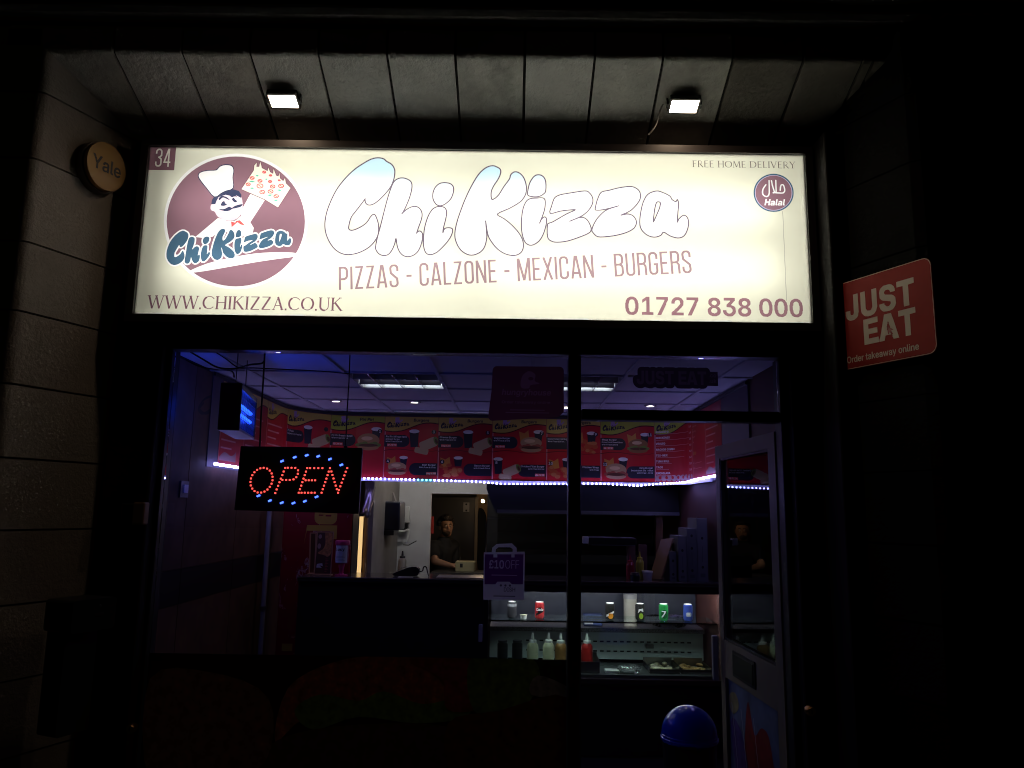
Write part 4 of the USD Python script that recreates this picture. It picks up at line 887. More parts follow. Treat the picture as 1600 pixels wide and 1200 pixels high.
dp = [at(581, 748, 3.25), at(580, 762, 3.2), at(578, 775, 3.15), at(575, 788, 3.1), at(571.5, 800, 3.05), at(571, 808, 3.05)]
put('duct', tube(smooth_loop(dp, 5, closed=False), [.036+.003*(k % 2) for k in range(26)], 12), mat('duct_metal', (.30, .24, .26), .25, .8), fd, True)
cp_ = at(571, 803, 3.05)
put('clamp', lathe([(.034, -.012), (.045, -.012), (.045, .012), (.034, .012)], cp_, 16), STEEL, fd)
put('riser', tube([at(571.5, 808, 3.05), at(568.5, 905, 3.05)], .022, 12), mat('riser_brown', (.20, .12, .05), .35), fd, True)
wl0, wl1 = at(565, 807, 2.97), at(560.5, 898, 2.97)
ls = thing('strip_lamp', 'tall narrow warm lit strip lamp between the red fridge and the duct', 'lamp', wl1)
put('diffuser', tube([wl0, wl1], .0165, 10), emit('warm_strip', (1.0, .66, .28), .95), ls, True)
put('end_cap', [lathe([(0, -.012), (.02, -.012), (.02, .012), (0, .012)], wl0+np.array([0, 0, .013]), 12)], BLACKP, ls)
put('backplate', tube([wl0+np.array([0, .022, 0]), wl1+np.array([0, .022, 0])], .006, 6), DULLSTEEL, ls)

# tube fitting on the ceiling of the serving area, behind the menu bulkhead: it lights the white wall
bt = thing('batten_light', 'ceiling tube fitting over the serving area behind the menu posters', 'ceiling light', (-.3, 3.75, 2.40))
put('spine', B(-.95, .40, 3.72, 3.78, 2.415, 2.446), WHITEP, bt)
put('lamp_tube', tube([(-.92, 3.75, 2.395), (.37, 3.75, 2.395)], .013, 8), emit('service_tube', (1.0, .95, .90), SERVICE_TUBE), bt)

kw = at(747, 790, 6.1); kw2 = at(757, 790, 6.1)
kp = thing('kitchen_partition', 'cream kitchen partition lit by the small warm lamp', 'partition', (kw[0], 6.13, 0))
put('panel', B(at(744.8, 790, 6.12)[0], .449, 6.10, 6.16, 0, 2.40), mat('kitchen_cream_wall', (.55, .36, .20), .7), kp)
put('skirting', B(at(744.8, 790, 6.12)[0], .449, 6.09, 6.099, 0, .12), mat('skirting_dark', (.1, .08, .06), .6), kp)
apn = thing('apron', 'dark apron hanging in the lit gap right of the kitchen door frame', 'apron', at(752, 880, 5.9))
FAp = Fr((0, 5.95, 0), (1, 0, 0), (0, 0, 1))
apo = Polygon(smooth_loop([tuple(at(px, py, 5.95)[[0, 2]]) for px, py in [(748, 797), (751, 794), (756, 797), (760, 810), (760, 840), (758, 885), (750, 892), (745.5, 880), (745.2, 830)]], 4)).buffer(0)
put('cloth', sheet(apo, FAp, -.03, .03), mat('apron_black', (.012, .011, .012), .9), apn)
put('hook', tube([at(752, 793, 5.96), at(752, 797, 5.96)], .008, 6), STEEL, apn)

# ================================================================== counter and everything on it
CT = 1.165; CY = 2.0                                  # counter top height, front edge
ctr = thing('counter', 'long dark serving counter with a glass fronted display at its right end', 'counter', (.16, 2.2, 0))
TOPM = mat('counter_top', (0.06, 0.055, 0.055), 0.16, coat=.4)
put('worktop', RB(-1.30, 1.63, CY, 2.42, CT-.035, CT, .008), TOPM, ctr)
put('front_edge', B(-1.30, 1.63, CY-.004, CY-.0005, CT-.010, CT-.003), mat('edge_metal', (.62, .62, .66), .25, 1.0), ctr)
put('front_panel', B(-1.28, -.005, CY+.03, CY+.06, 0.02, CT-.036), DARK, ctr)
put('end_panel', B(-1.295, -1.281, CY+.03, 2.40, 0.02, CT-.036), DARK, ctr)
put('back_panel', B(-1.28, -.03, 2.38, 2.40, .02, CT-.036), DARK, ctr)
put('case_fascia', B(0.03, 1.63, CY+.02, CY+.045, 1.085, CT-.036), DARK, ctr)
put('case_post', RB(-.004, .028, CY+.02, CY+.06, .02, CT-.036, .004), BLACKMETAL, ctr)
cs = lambda px, py, y: at(px, py, y)
zsh = cs(953, 968, 2.18)[2]                            # glass shelf under the cans
SHELFG = pane('shelf_glass', (.80, .92, .88), 1.5)
put('glass_shelf', B(.03, 1.62, CY+.075, 2.40, zsh-.010, zsh-.002), SHELFG, ctr)
put('case_glass', B(.03, 1.62, CY+.050, CY+.056, .60, 1.083), pane('case_glass_m'), ctr)
zst = cs(953, 981, 2.46)[2]
GRAN = mat('speckled_ledge', (.16, .15, .15), .35, var=.75, scale=140, detail=2)
put('stone_ledge', B(.03, 1.62, 2.44, 2.70, zst-.03, zst), GRAN, ctr)
CASEW = mat('case_lining', (.48, .54, .54), .4)
put('case_back', B(.03, 1.62, 2.50, 2.512, .56, zst-.031), CASEW, ctr)
zdk = cs(980, 1052, 2.12)[2]
put('case_deck', B(.03, 1.62, CY+.058, 2.499, zdk-.02, zdk), mat('deck_steel', (.30, .30, .31), .3, .9), ctr)
put('case_lip', RB(.03, 1.63, CY+.012, CY+.050, zdk-.055, zdk-.018, .006), mat('lip_bronze', (.16, .11, .08), .35, .5), ctr)
put('lower_panel', B(.03, 1.63, CY+.03, CY+.05, .02, zdk-.056), DARK, ctr)
zv = [cs(980, 1018, 2.49)[2], cs(980, 1036, 2.49)[2], cs(980, 1003, 2.49)[2]]
for q_, zq in enumerate(zv):
    put('vent_slots', [B(x, x+.028, 2.492, 2.4995, zq-.005, zq+.005) for x in np.arange(.30, 1.55, .05)], BLACKP, ctr, kind='stuff')
put('pull_handle', RB(1.19, 1.25, 2.485, 2.4995, zv[2]-.045, zv[2]-.015, .004), DULLSTEEL, ctr)
put('case_tube', tube([(.06, 2.10, 1.095), (1.58, 2.10, 1.095)], .009, 8), emit('case_tube_m', (.90, .97, 1.0), CASE_TUBE), ctr)
put('back_curtain', B(.03, 1.62, 2.72, 2.73, zst+.001, CT-.04), mat('case_dark', (.03, .035, .06), .5), ctr)
put('latch', RB(-.035, -.008, CY+.005, CY+.030, cs(770, 1004, 2)[2], cs(770, 976, 2)[2], .006), WHITEP, ctr)

# drink cans on the glass shelf
def can(px, pt, pb, y, label, body, band=None, art=None, word=None, dark=False):
    c = at(px, pb, y); c[2] = zsh; h = .115; r = .033
    t = thing('drink_can', label, 'can', c, 'drink cans on the glass shelf')
    put('body', lathe([(0, .002), (.024, 0), (r, .012), (r, h-.014), (.027, h-.003)], c, 20), body, t, smooth=40)
    put('lid', lathe([(.027, h-.003), (.0275, h), (.026, h), (.025, h-.004), (0, h-.004)], c, 20), mat('can_lid', (.80, .80, .80), .45, .35), t, smooth=30)
    def wrap(g, d=.0006):      # artwork wrapped on the front of the can
        return sheet(g, lambda p: np.column_stack([c[0]+(r+d+p[:, 2])*np.sin(p[:, 0]/r), c[1]-(r+d+p[:, 2])*np.cos(p[:, 0]/r), c[2]+p[:, 1]]), 0, 0, .012)
    if band is not None: put('band', wrap(sbox(-.045, h-.034, .045, h-.016)), band, t)
    if art is not None:
        m_, shp = art; put('picture', wrap(shp), m_, t)
    if word is not None: put('lettering', wrap(word[1], .0012), word[0], t)
    return t
cm = lambda n, c: mat('can_'+n, c, .25, .2)
blk, redc, grn, blu, sil = cm('black', (.02, .02, .02)), cm('red', (.45, .03, .035)), cm('green', (.02, .25, .06)), cm('blue', (.03, .06, .28)), cm('silver', (.35, .37, .40))
orng, lim, whi = cm('orange', (.70, .26, .02)), cm('lime', (.30, .48, .04)), cm('white', (.75, .75, .75))
stripe = Polygon([(-.03, .02), (.03, .05), (.03, .065), (-.03, .035)])
can(800, 938, 965, 2.18, 'dark drink can at the left end of the glass shelf', cm('dark_grey', (.06, .06, .07)), sil)
can(843, 936, 967, 2.18, 'red drink can with a black swirl left of the mullion', redc, None, (blk, stripe.union(ell(0, .06, .016, .02))), (whi, place(text('Cola', .018, 800, slant=.2, align='c', res=32), 0, .055)))
can(953, 940, 970, 2.18, 'black drink can with an orange on it, first right of the mullion', blk, None, (orng, ell(.002, .030, .020, .022)), (whi, stripe.buffer(0).intersection(sbox(-.03, .02, .03, .06)).difference(sbox(-.01, 0, .02, .045))))
can(1000, 940, 970, 2.18, 'black drink can with a lime on it', blk, None, (lim, ell(.004, .030, .016, .019)), (whi, Polygon([(-.02, .05), (-.012, .078), (.018, .082), (.02, .058), (.0, .068)])))
can(1037, 941, 972, 2.18, 'green drink can with a large white seven', grn, None, (cm('dark_green', (.01, .10, .03)), ell(.0, .045, .024, .03)), (whi, place(text('7', .042, 800, slant=.15, align='c', res=48), -.004, .025)))
can(1075, 942, 972, 2.18, 'blue drink can at the right end of the glass shelf', blu, None, (sil, rrect(-.02, .03, .02, .06, .01)), (whi, place(text('XL', .014, 800, align='c', res=32), 0, .04)))
c = at(818, 967, 2.14); c[2] = zsh
cp = thing('sauce_cup', 'small cream dip pot on the glass shelf left of the red can', 'cup', c)
put('pot', lathe([(0, 0), (.020, 0), (.024, .028)], c, 16), WHITEP, cp, smooth=40)
put('dip', lathe([(0, .022), (.0225, .022)], c, 16), mat('dip_cream', (.7, .55, .3), .4), cp); put('lid', lathe([(.0, .031), (.026, .030), (.026, .027)], c, 16), mat('dip_lid', (.65, .6, .45), .3), cp)

# squeezy sauce bottles
def bottle(px, py, y, h, label, liquid, cap=WHITEP, zb=None, r=.032, group='squeezy sauce bottles'):
    c = at(px, py, y)
    if zb is not None: c[2] = zb
    t = thing('sauce_bottle', label, 'bottle', c, group)
    hb_ = h*.72
    put('body', lathe([(0, 0), (r*.93, 0), (r, .008), (r, hb_*.80), (r*.93, hb_*.90), (r*.62, hb_)], c, 20), liquid, t, smooth=45)
    put('cap', lathe([(r*.66, hb_), (r*.66, hb_+h*.07), (r*.30, hb_+h*.09), (r*.16, h), (0, h)], c, 16), cap, t, smooth=40)
    return t
sau = lambda n, c: mat('sauce_'+n, c, .35)
deckz = zdk
may = sau('mayo', (.55, .56, .38)); brn = sau('brown', (.30, .15, .05)); ketch = sau('ketchup', (.45, .02, .02)); must = sau('mustard', (.48, .42, .05)); chil = sau('chilli', (.30, .012, .035))
yb = 2.30
def hgt(px, pt, y): return at(px, pt, y)[2]-deckz
for px, pt, lb, m_ in ((832, 989, 'cream sauce bottle, leftmost above the window print', may), (857, 989, 'cream sauce bottle between another cream one and a brown one', may), (876, 990, 'brown sauce bottle just left of the mullion', brn), (917, 990, 'red sauce bottle in the display right of the mullion', ketch)):
    bottle(px, 1030, yb, hgt(px, pt, yb), lb, m_, zb=deckz, r=.041)
for px in (785, 808):
    c = at(px, 1030, 2.32); c[2] = deckz
    t = thing('dark_jar', 'dark jar in the shaded left end of the display case' if px < 800 else 'dark jar beside the leftmost cream sauce bottle', 'jar', c)
    hh = at(px, 1000, 2.32)[2]-deckz
    put('body', lathe([(0, 0), (.036, 0), (.038, .01), (.038, hh*.85), (.03, hh*.92)], c, 18), BLACKP, t, smooth=40)
    put('lid', lathe([(.03, hh*.92), (.033, hh*.93), (.033, hh), (0, hh)], c, 18), mat('dark_lid', (.05, .05, .06), .3), t)
bottle(985, 906, 2.22, at(985, 868, 2.22)[2]-CT, 'dark red squeezy bottle on the counter', chil, chil, CT, .030, 'squeezy bottles on the counter')
bottle(1000, 903, 2.24, at(1000, 862, 2.24)[2]-CT, 'yellow mustard bottle on the counter', must, must, CT, .029, 'squeezy bottles on the counter')
bottle(628, 893, 3.3, .21, 'small pale bottle with a dark pump behind the card terminal', sau('soap', (.40, .36, .26)), BLACKP, at(628, 900, 3.3)[2], .036, 'soap')
c = at(992, 904, 2.10); c[2] = CT
t = thing('small_jar', 'small dark jar with a shiny lid in front of the mustard bottle', 'jar', c)
put('body', lathe([(0, 0), (.030, 0), (.034, .010), (.034, .038), (.03, .042)], c, 18), BLACKP, t, smooth=40); put('lid', lathe([(.031, .042), (.031, .054), (.0, .055)], c, 18), STEEL, t, smooth=30)
c = at(1012, 903, 2.2); c[2] = CT
t = thing('lidded_tub', 'small white tub with a lid right of the mustard bottle', 'tub', c)
put('tub', lathe([(0, 0), (.030, 0), (.036, .05)], c, 18), mat('tub_white', (.45, .42, .42), .4), t, smooth=40); put('lid', lathe([(.039, .05), (.039, .060), (0, .062)], c, 18), WHITEP, t, smooth=30)
# leaning wooden menu frame, parcels
lf = thing('leaning_menu', 'thin wooden framed menu leaning beside the pizza boxes', 'menu', (at(1030, 905, 2.2)[0], 2.2, CT))
q0, q1 = at(1024, 905, 2.2), at(1043, 842, 2.26); q0[2] = CT
ax = (q1-q0)/np.linalg.norm(q1-q0)
FL = Fr(q0, np.cross(ax, [.95, .3, .0]), ax); L_ = np.linalg.norm(q1-q0)
put('board', sheet(rrect(-.09, 0, .09, L_, .004), FL, -.006, .012), mat('frame_wood', (.22, .12, .06), .5), lf)
put('paper', sheet(sbox(-.078, .012, .078, L_-.012), FL, .0066), mat('menu_paper', (.20, .13, .12), .5), lf)
pc_ = at(1048, 895, 2.32); pc_[2] = CT
pk = thing('paper_parcel', 'crumpled pale paper parcel behind the leaning menu', 'parcel', pc_)
m_ = trimesh.creation.icosphere(3, 1.0); vv = m_.vertices*[.075, .05, .055]; vv = vv*(1+.25*(meshkit.fbm(vv*22, 3, 3)[:, None]-.5)); vv[:, 2] = np.maximum(vv[:, 2], -.045)
put('wrap', trimesh.Trimesh(vv+pc_+[0, 0, .045], m_.faces, process=False), mat('parcel_paper', (.30, .26, .26), .7), pk, smooth=False)
put('tie', lathe([(.071, -.006), (.075, -.006), (.075, .006), (.071, .006)], pc_+np.array([0, 0, .05]), 18), mat('string', (.3, .2, .12), .7), pk)

# flat pizza boxes standing on edge at the right end of the counter
PBX = [mat('pizza_box_a', (.17, .172, .175), .6, var=.12), mat('pizza_box_b', (.14, .142, .145), .6, var=.12)]
pb_lab = ['shortest grey pizza box on edge, leftmost of the row', 'second grey pizza box of the row, with a pale upper flap', 'middle grey pizza box standing on edge in the row', 'tall grey pizza box second from the door edge', 'tallest grey pizza box next to the open door edge']
for k, (p0, p1, pt, lean, yq) in enumerate(((1047, 1058, 862, .6, 2.12), (1051, 1061, 848, .8, 2.26), (1061, 1074, 838, 1.5, 2.10), (1075, 1090, 826, 1.8, 2.11), (1091, 1107, 810, 2.2, 2.12))):
    a = at(p0, 905, yq); b = at(p1, 905, yq); zt = at(p0, pt, yq)[2]; dpt = zt-CT
    t = thing('pizza_box', pb_lab[k], 'pizza box', ((a[0]+b[0])/2, yq, CT), 'pizza boxes standing on the counter')
    o = -math.radians(lean)
    FP = Fr((a[0], yq, CT+.001), (1, 0, 0), (math.sin(o)*1.0, 0, math.cos(o)))
    w_ = b[0]-a[0]-.004
    put('tray', sheet(sbox(0, 0, w_, dpt), FP, -min(dpt, .30), min(dpt, .30)), PBX[k % 2], t)
    put('lid_flap', sheet(unary_union([sbox(-.003, .004, .001, dpt+.012), sbox(w_-.001, .004, w_+.003, dpt+.006)]), FP, .001, .004), PBX[(k+1) % 2], t)
    hz_ = [.22, .68] if k != 3 else [.2, .62, .86]
    put('vent_hole', [sheet(ell(w_*.5, dpt*q_, .0085, .010), FP, .0012) for q_ in hz_], BLACKP, t, kind='stuff')
    put('printed_line', sheet(sbox(w_*.25, dpt*.06, w_*.75, dpt*.12), FP, .0014), mat('box_print', (.09, .09, .10), .6), t); put('printed_line', sheet(sbox(w_*.47, dpt*.3, w_*.53, dpt*.55), FP, .0014), mat('box_print', (.09, .09, .10), .6), t)

# card terminal, leaflet stands, collection tin
c0, c1 = at(616, 893, 2.18), at(656, 880, 2.18)
t = thing('card_terminal', 'black card payment terminal lying on the counter with its cord', 'card terminal', ((c0[0]+c1[0])/2, 2.18, CT))
FT = Fr((c0[0], 2.18, CT), (1, 0, 0), (0, 0, 1)); w_ = c1[0]-c0[0]
put('body', sheet(Polygon(smooth_loop([(0, .006), (.006, .022), (w_*.35, .045), (w_*.6, .062), (w_*.88, .066), (w_, .045), (w_*.98, .015), (w_*.85, .004), (w_*.4, .003)], 4)), FT, -.04, .08), BLACKP, t)
put('screen', sheet(sbox(-.03, .0, .03, w_*.28), Fr((c0[0]+w_*.52, 2.18, CT+.0605), (0, 1, 0), (-1, 0, -.16)), .004), mat('screen_glass', (.05, .06, .07), .1), t)
put('keypad', [sheet(rrect(-.006, -.004, .006, .004, .002), Fr((c0[0]+w_*(.12+.09*i), 2.18+.018*j, CT+.029+.011*i), (0, 1, 0), (-1, 0, -.45)), .004, .003) for i in range(3) for j in (-1, 0, 1)], mat('keys', (.12, .12, .13), .4), t, kind='stuff')
put('cord', tube(smooth_loop([at(655, 893, 2.16), at(660, 892, 2.15), at(662, 886, 2.15), at(666, 886, 2.15), at(668, 894, 2.14), (at(670, 899, 2.12)[0], 2.12, CT+.004)], 4, closed=False), .0045, 6), BLACKP, t, True)
put('receipt', B(at(622, 897, 2.06)[0], at(645, 897, 2.06)[0], 2.05, 2.10, CT+.0005, CT+.002), mat('paper_white', (.6, .6, .58), .6), t)
mt = B(at(682, 897, 2.1)[0], at(754, 897, 2.1)[0], 2.06, 2.30, CT+.0008, CT+.0035)
put('counter_mat', mt, mat('mat_print', (.16, .10, .08), .35, var=.9, scale=20, detail=3), None, label='flat printed mat lying on the counter below the kitchen doorway', cat='mat')
MENP = mat('leaflet_print', (.12, .05, .03), .35)
def leaflet(px0, px1, pt, y, label, lean, rot, pics=True):
    a, b = at(px0, 899, y), at(px1, 899, y); w_ = b[0]-a[0]; h_ = at(px0, pt, y)[2]-CT
    t = thing('menu_stand', label, 'menu stand', ((a[0]+b[0])/2, y, CT))
    FM = Fr((a[0], y, CT), (math.cos(rot), math.sin(rot), 0), (-lean, .10, 1))
    put('holder', sheet(rrect(0, 0, w_, h_, .004).difference(rrect(.008, .010, w_-.006, h_-.008, .003)), FM, 0, .006), mat('holder_wood', (.55, .30, .15), .45), t)
    put('leaflet', sheet(sbox(.004, .006, w_-.004, h_-.004), FM, .001, .002), MENP, t)
    put('foot', B(a[0]-.004, b[0]+.004, y-.03, y+.05, CT+.0005, CT+.005), mat('holder_wood', (.55, .30, .15), .45), t)
    if pics:
        put('picture', sheet(Polygon(smooth_loop([(w_*.50, h_*.98), (w_*.92, h_*.97), (w_*.95, h_*.55), (w_*.75, h_*.42), (w_*.55, h_*.45), (w_*.15, h_*.50), (w_*.45, h_*.60), (w_*.55, h_*.75)], 3)).buffer(0).intersection(sbox(.01, .01, w_-.008, h_-.008)), FM, .0036), mat('leaflet_orange', (.60, .27, .08), .35, var=.5, scale=60), t)
        put('picture', sheet(ell(w_*.22, h_*.88, w_*.10, h_*.05).union(ell(w_*.2, h_*.66, w_*.1, h_*.06)), FM, .0040), mat('leaflet_buff', (.50, .34, .26), .4), t)
        put('picture', sheet(Polygon([(w_*.12, h_*.17), (w_*.15, h_*.25), (w_*.45, h_*.27), (w_*.5, h_*.20), (w_*.3, h_*.22), (w_*.46, h_*.16)]), FM, .0040), WHITEP, t)
        put('lettering', sheet(unary_union([sbox(w_*.62, h_*(.08+.035*k), w_*(.80 if k % 2 else .74), h_*(.095+.035*k)) for k in range(9)]), FM, .0040), mat('leaflet_red', (.45, .10, .07), .4), t)
    return t
leaflet(490, 517, 830, 2.14, 'tall framed food leaflet stand on the left end of the counter', .04, .0)
leaflet(482, 492, 832, 2.20, 'second thin leaflet stand half hidden behind the framed one', .02, .5, False)
c = at(533, 899, 2.12); c[2] = CT
t = thing('collection_tin', 'bright pink collection tin with a white label on a pink stem', 'collection tin', c)
PINK = mat('pink_plastic', (.75, .06, .22), .3)
zt, zl, zb_, zs = (at(530, q_, 2.12)[2]-CT for q_ in (844, 851, 876, 880))
put('base', lathe([(0, 0), (.045, 0), (.045, .006), (.02, .012), (.014, .016)], c, 24), PINK, t, smooth=40)
put('stem', lathe([(.013, .014), (.016, zs*.5), (.026, zs)], c, 16), PINK, t, smooth=40)
put('drum', lathe([(0, zs), (.040, zs), (.045, zs+.012), (.045, zl+.004)], c, 24), mat('tin_clear', (.35, .08, .16), .2), t, smooth=40)
put('lid', lathe([(.049, zl), (.051, zl+.010), (.051, zt-.006), (.046, zt), (0, zt+.001)], c, 24), PINK, t, smooth=40)
lab = lambda g, d=.0012: sheet(g, lambda p: np.column_stack([c[0]+(.045+d)*np.sin(p[:, 0]/.045), c[1]-(.045+d)*np.cos(p[:, 0]/.045), c[2]+p[:, 1]]), 0, 0, .02)
put('label', lab(rrect(-.052, zs+.006, .050, zl-.004, .005)), mat('label_white', (.70, .74, .80), .5), t)
put('lettering', lab(place(text('Lucy', .020, 800, align='c', res=32), -.008, zl-.040), .002), BLACKP, t)
put('lettering', lab(unary_union([sbox(-.036, zs+.02+.010*k, .030-.012*(k % 2), zs+.0225+.010*k) for k in range(4)]), .002), mat('label_grey', (.3, .33, .38), .5), t)
t = None
# heated gantry over the counter
g0, g1, gz = at(913, 848, 2.35), at(1000, 852, 2.35), at(940, 845, 2.35)[2]
gt = thing('gantry_shelf', 'long dark gantry shelf with a white end cap above the counter bottles', 'shelf', ((g0[0]+g1[0])/2, 2.4, gz))
put('shelf', RB(g0[0]+.03, 1.10, 2.30, 2.55, gz-.03, gz+.025, .006), mat('gantry_dark', (.03, .028, .028), .35, .4), gt)
put('front_edge', B(g0[0]+.05, 1.09, 2.293, 2.2995, gz-.032, gz-.026), DULLSTEEL, gt)
put('end_cap', RB(g0[0]-.015, g0[0]+.028, 2.30, 2.36, gz-.02, gz+.03, .004), WHITEP, gt)
for px in (986, 1004): 
    x_ = at(px, 870, 2.5)[0]; put('support', B(x_-.03, x_+.03, 2.47, 2.53, CT-.0, gz-.031), mat('gantry_post', (.14, .07, .06), .5), gt)
# bowl, trays and packets in the display
c = at(1045, 990, 2.52); c[2] = zst
t = thing('glass_bowl', 'shallow glass bowl of salad on the stone ledge of the display', 'bowl', c)
rb_ = (at(1078, 980, 2.52)[0]-at(1004, 980, 2.52)[0])/2; hb2 = .075
put('bowl', lathe([(rb_*.35, .002), (rb_*.7, .018), (rb_, hb2), (rb_*.985, hb2), (rb_*.68, .024), (0, .010)], c, 36), pane('bowl_glass', (.9, .9, .9), 1.6, .05), t, smooth=40)
sal = []
for k in range(60):
    a_ = rng.uniform(0, 6.28); r_ = rb_*.72*math.sqrt(rng.uniform(0, 1)); L2 = rng.uniform(.02, .045); th_ = rng.uniform(0, 3.14)
    p_ = c+np.array([r_*math.cos(a_), r_*math.sin(a_), .03+.02*rng.uniform()])
    sal.append(tube([p_-L2*np.array([math.cos(th_), math.sin(th_), .1])/1, p_+L2*np.array([math.cos(th_), math.sin(th_), -.1])], .0045, 4))
put('salad', sal, mat('slaw', (.30, .27, .17), .5), t, kind='stuff')
c = at(930, 978, 2.56); c[2] = zst
t = thing('blue_carton', 'small dark blue and white carton on the stone ledge', 'carton', c)
put('carton', RB(c[0]-.09, c[0]+.05, 2.52, 2.60, zst+.001, zst+.085, .004), mat('carton_blue', (.05, .08, .22), .5), t)
put('panel', B(c[0]-.085, c[0]-.02, 2.516, 2.5195, zst+.015, zst+.07), mat('carton_white', (.5, .52, .56), .5), t)
c = at(985, 975, 2.58); c[2] = zst
t = thing('cream_pot', 'tall cream pot on the stone ledge between two cans', 'pot', c)
put('pot', lathe([(0, 0), (.05, 0), (.05, .22), (.04, .23), (0, .23)], c, 20), mat('pot_cream', (.40, .38, .32), .5), t, smooth=40)
put('lid', lathe([(.052, .20), (.053, .235), (0, .236)], c, 20), mat('pot_lid', (.30, .30, .30), .4), t, smooth=40)
FOOD = [mat('chicken_food', (.40, .24, .08), .5, var=.5, scale=40), mat('onion_food', (.50, .44, .30), .45, var=.3, scale=40)]
def tray(px0, px1, y0, y1, zt, label, food, lean=0.0):
    a, b = at(px0, 1040, y0), at(px1, 1040, y0); x0, x1 = a[0], b[0]; z0 = zdk+.001
    t = thing('food_tray', label, 'food tray', ((x0+x1)/2, (y0+y1)/2, z0))
    w = .004
    put('pan', [B(x0, x1, y0, y0+w, z0, zt), B(x0, x1, y1-w, y1, z0, zt+.03), B(x0, x0+w, y0+w+.0003, y1-w-.0003, z0, zt+.01), B(x1-w, x1, y0+w+.0003, y1-w-.0003, z0, zt+.01), B(x0+w, x1-w, y0+w, y1-w, z0+.001, z0+.004)], mat('tray_steel', (.42, .42, .42), .25, 1.0), t)
    put('rim', [B(x0-.008, x1+.008, y0-.008, y0-.0005, zt-.002, zt+.002)], STEEL, t)
    if food is not None:
        ms = []
        for k in range(42):
            s_ = rng.uniform(.010, .022); q_ = trimesh.creation.icosphere(1, s_); q_.apply_scale([1.5, 1, .7]); q_.apply_transform(trimesh.transformations.rotation_matrix(rng.uniform(0, 3.1), [0, 0, 1]))
            q_.apply_translation((rng.uniform(x0+.03, x1-.03), rng.uniform(y0+.03, y1-.03), zt-.025+rng.uniform(-.01, .022))); ms.append(q_)
        put('bed', B(x0+.006, x1-.006, y0+.006, y1-.006, zt-.05, zt-.035), food, t); put('food', ms, food, t, kind='stuff')
    return t
ztr = at(1040, 1046, 2.12)[2]
tray(1015, 1062, 2.12, 2.40, ztr, 'steel tray of pale cooked food, left of a matching tray', FOOD[1])
tray(1065, 1112, 2.12, 2.40, ztr, 'steel tray of browned chicken next to the open door', FOOD[0])
tray(903, 937, 2.10, 2.30, at(920, 1034, 2.10)[2], 'dark brown tray below the red sauce bottle', None)
c = at(983, 1048, 2.12); c[2] = zdk
t = thing('plastic_tub', 'crinkled clear plastic bag lying on the display deck', 'bag', c)
m_ = trimesh.creation.icosphere(3, 1.0); vv = m_.vertices*[.085, .05, .032]; vv = vv*(1+.5*(meshkit.fbm(vv*40, 3, 5)[:, None]-.5)); vv[:, 2] = np.maximum(vv[:, 2], -.028)
put('bag', trimesh.Trimesh(vv+c+[0, 0, .03], m_.faces, process=False), pane('bag_film', (.8, .8, .8), 1.8, .1), t)
put('contents', RB(c[0]-.05, c[0]+.04, c[1]-.02, c[1]+.03, zdk+.003, zdk+.02, .006), mat('bag_inside', (.35, .35, .36), .4), t)
c = at(957, 1049, 2.12); c[2] = zdk
put('white_napkins', RB(c[0]-.05, c[0]+.045, c[1]-.03, c[1]+.05, zdk+.001, zdk+.022, .004), WHITEP, None, label='flat stack of white napkins between the brown tray and the plastic bag', cat='napkins')

# ------------------------------------------------------------------ red fridge, pipe, bin
fx0, fx1, fy0, fy1 = -1.535, -1.017, 2.38, 2.60
fr_ = thing('drinks_fridge', 'tall slim red drinks fridge with yellow lettering behind the counter end', 'fridge', ((fx0+fx1)/2, 2.49, 0))
put('side_panel', RB(fx1+.0005, fx1+.006, fy0+.012, fy1, .03, 1.77, .002), BLACKP, fr_)
FRED = usdkit.material(stage, '/World/Looks/splashed_red', {'g': ('texture_coordinate', {}), 'mp': ('mapping', {'scale': (1.0, 1.0, .55), 'rotation': (0, .5, 0)}), 'n': ('noise_texture', {'scale': 13.0, 'detail': 5.0, 'roughness': .62, 'distortion': .6}), 'r': ('rgb_ramp', {'ramp': [(0, (.34, .012, .018)), (.56, (.30, .010, .016)), (.615, (.26, .009, .015)), (.635, (.62, .46, .42)), (.66, (.34, .015, .022)), (1, (.34, .012, .018))]}), 'p': ('principled_bsdf', {'roughness': .35})},
    [('g.object', 'mp.vector'), ('mp.vector', 'n.vector'), ('n.fac', 'r.fac'), ('r.color', 'p.base_color')], surface='p.BSDF')
put('cabinet', RB(fx0, fx1, fy0, fy1, .02, 1.78, .012), FRED, fr_)
FF = Fr((fx0, fy0-.0006, 0), (1, 0, 0), (0, 0, 1))
yl = mat('fridge_yellow', (.62, .42, .05), .45)
fpt = lambda px, py: (at(px, py, fy0)[0]-fx0, at(px, py, fy0)[2])
o0, o1 = fpt(491, 819), fpt(527, 802)
put('lettering', sheet(rrect(o0[0], o0[1], o1[0], o1[1]+.15, .045).difference(unary_union([rrect(o0[0]+.03, o0[1]+.062, o0[0]+.065, o0[1]+.072, .004), rrect(o0[0]+.082, o0[1]+.058, o0[0]+.125, o0[1]+.070, .004)])), FF, 0), yl, fr_)
l0, l1 = fpt(476, 846), fpt(527, 821)
lt = Polygon([(l0[0]+.012, l1[1]), (l1[0], l1[1]), (l1[0], l1[1]-.10), (l1[0]-.05, l1[1]-.10), (l1[0]-.05, l1[1]-.042), (l0[0]+.012, l1[1]-.042), (l0[0]-.006, l0[1]-.03)])
put('lettering', sheet(lt, FF, 0), yl, fr_)
n0, n1 = fpt(440, 1017), fpt(457, 1006)
put('lettering', sheet(sbox(n0[0], n0[1], n1[0], n1[1]), FF, 0), yl, fr_)
pp0, pp1 = at(425, 790, 2.25), at(402, 1035, 2.25); pp0[0] = pp1[0] = (pp0[0]+pp1[0])/2
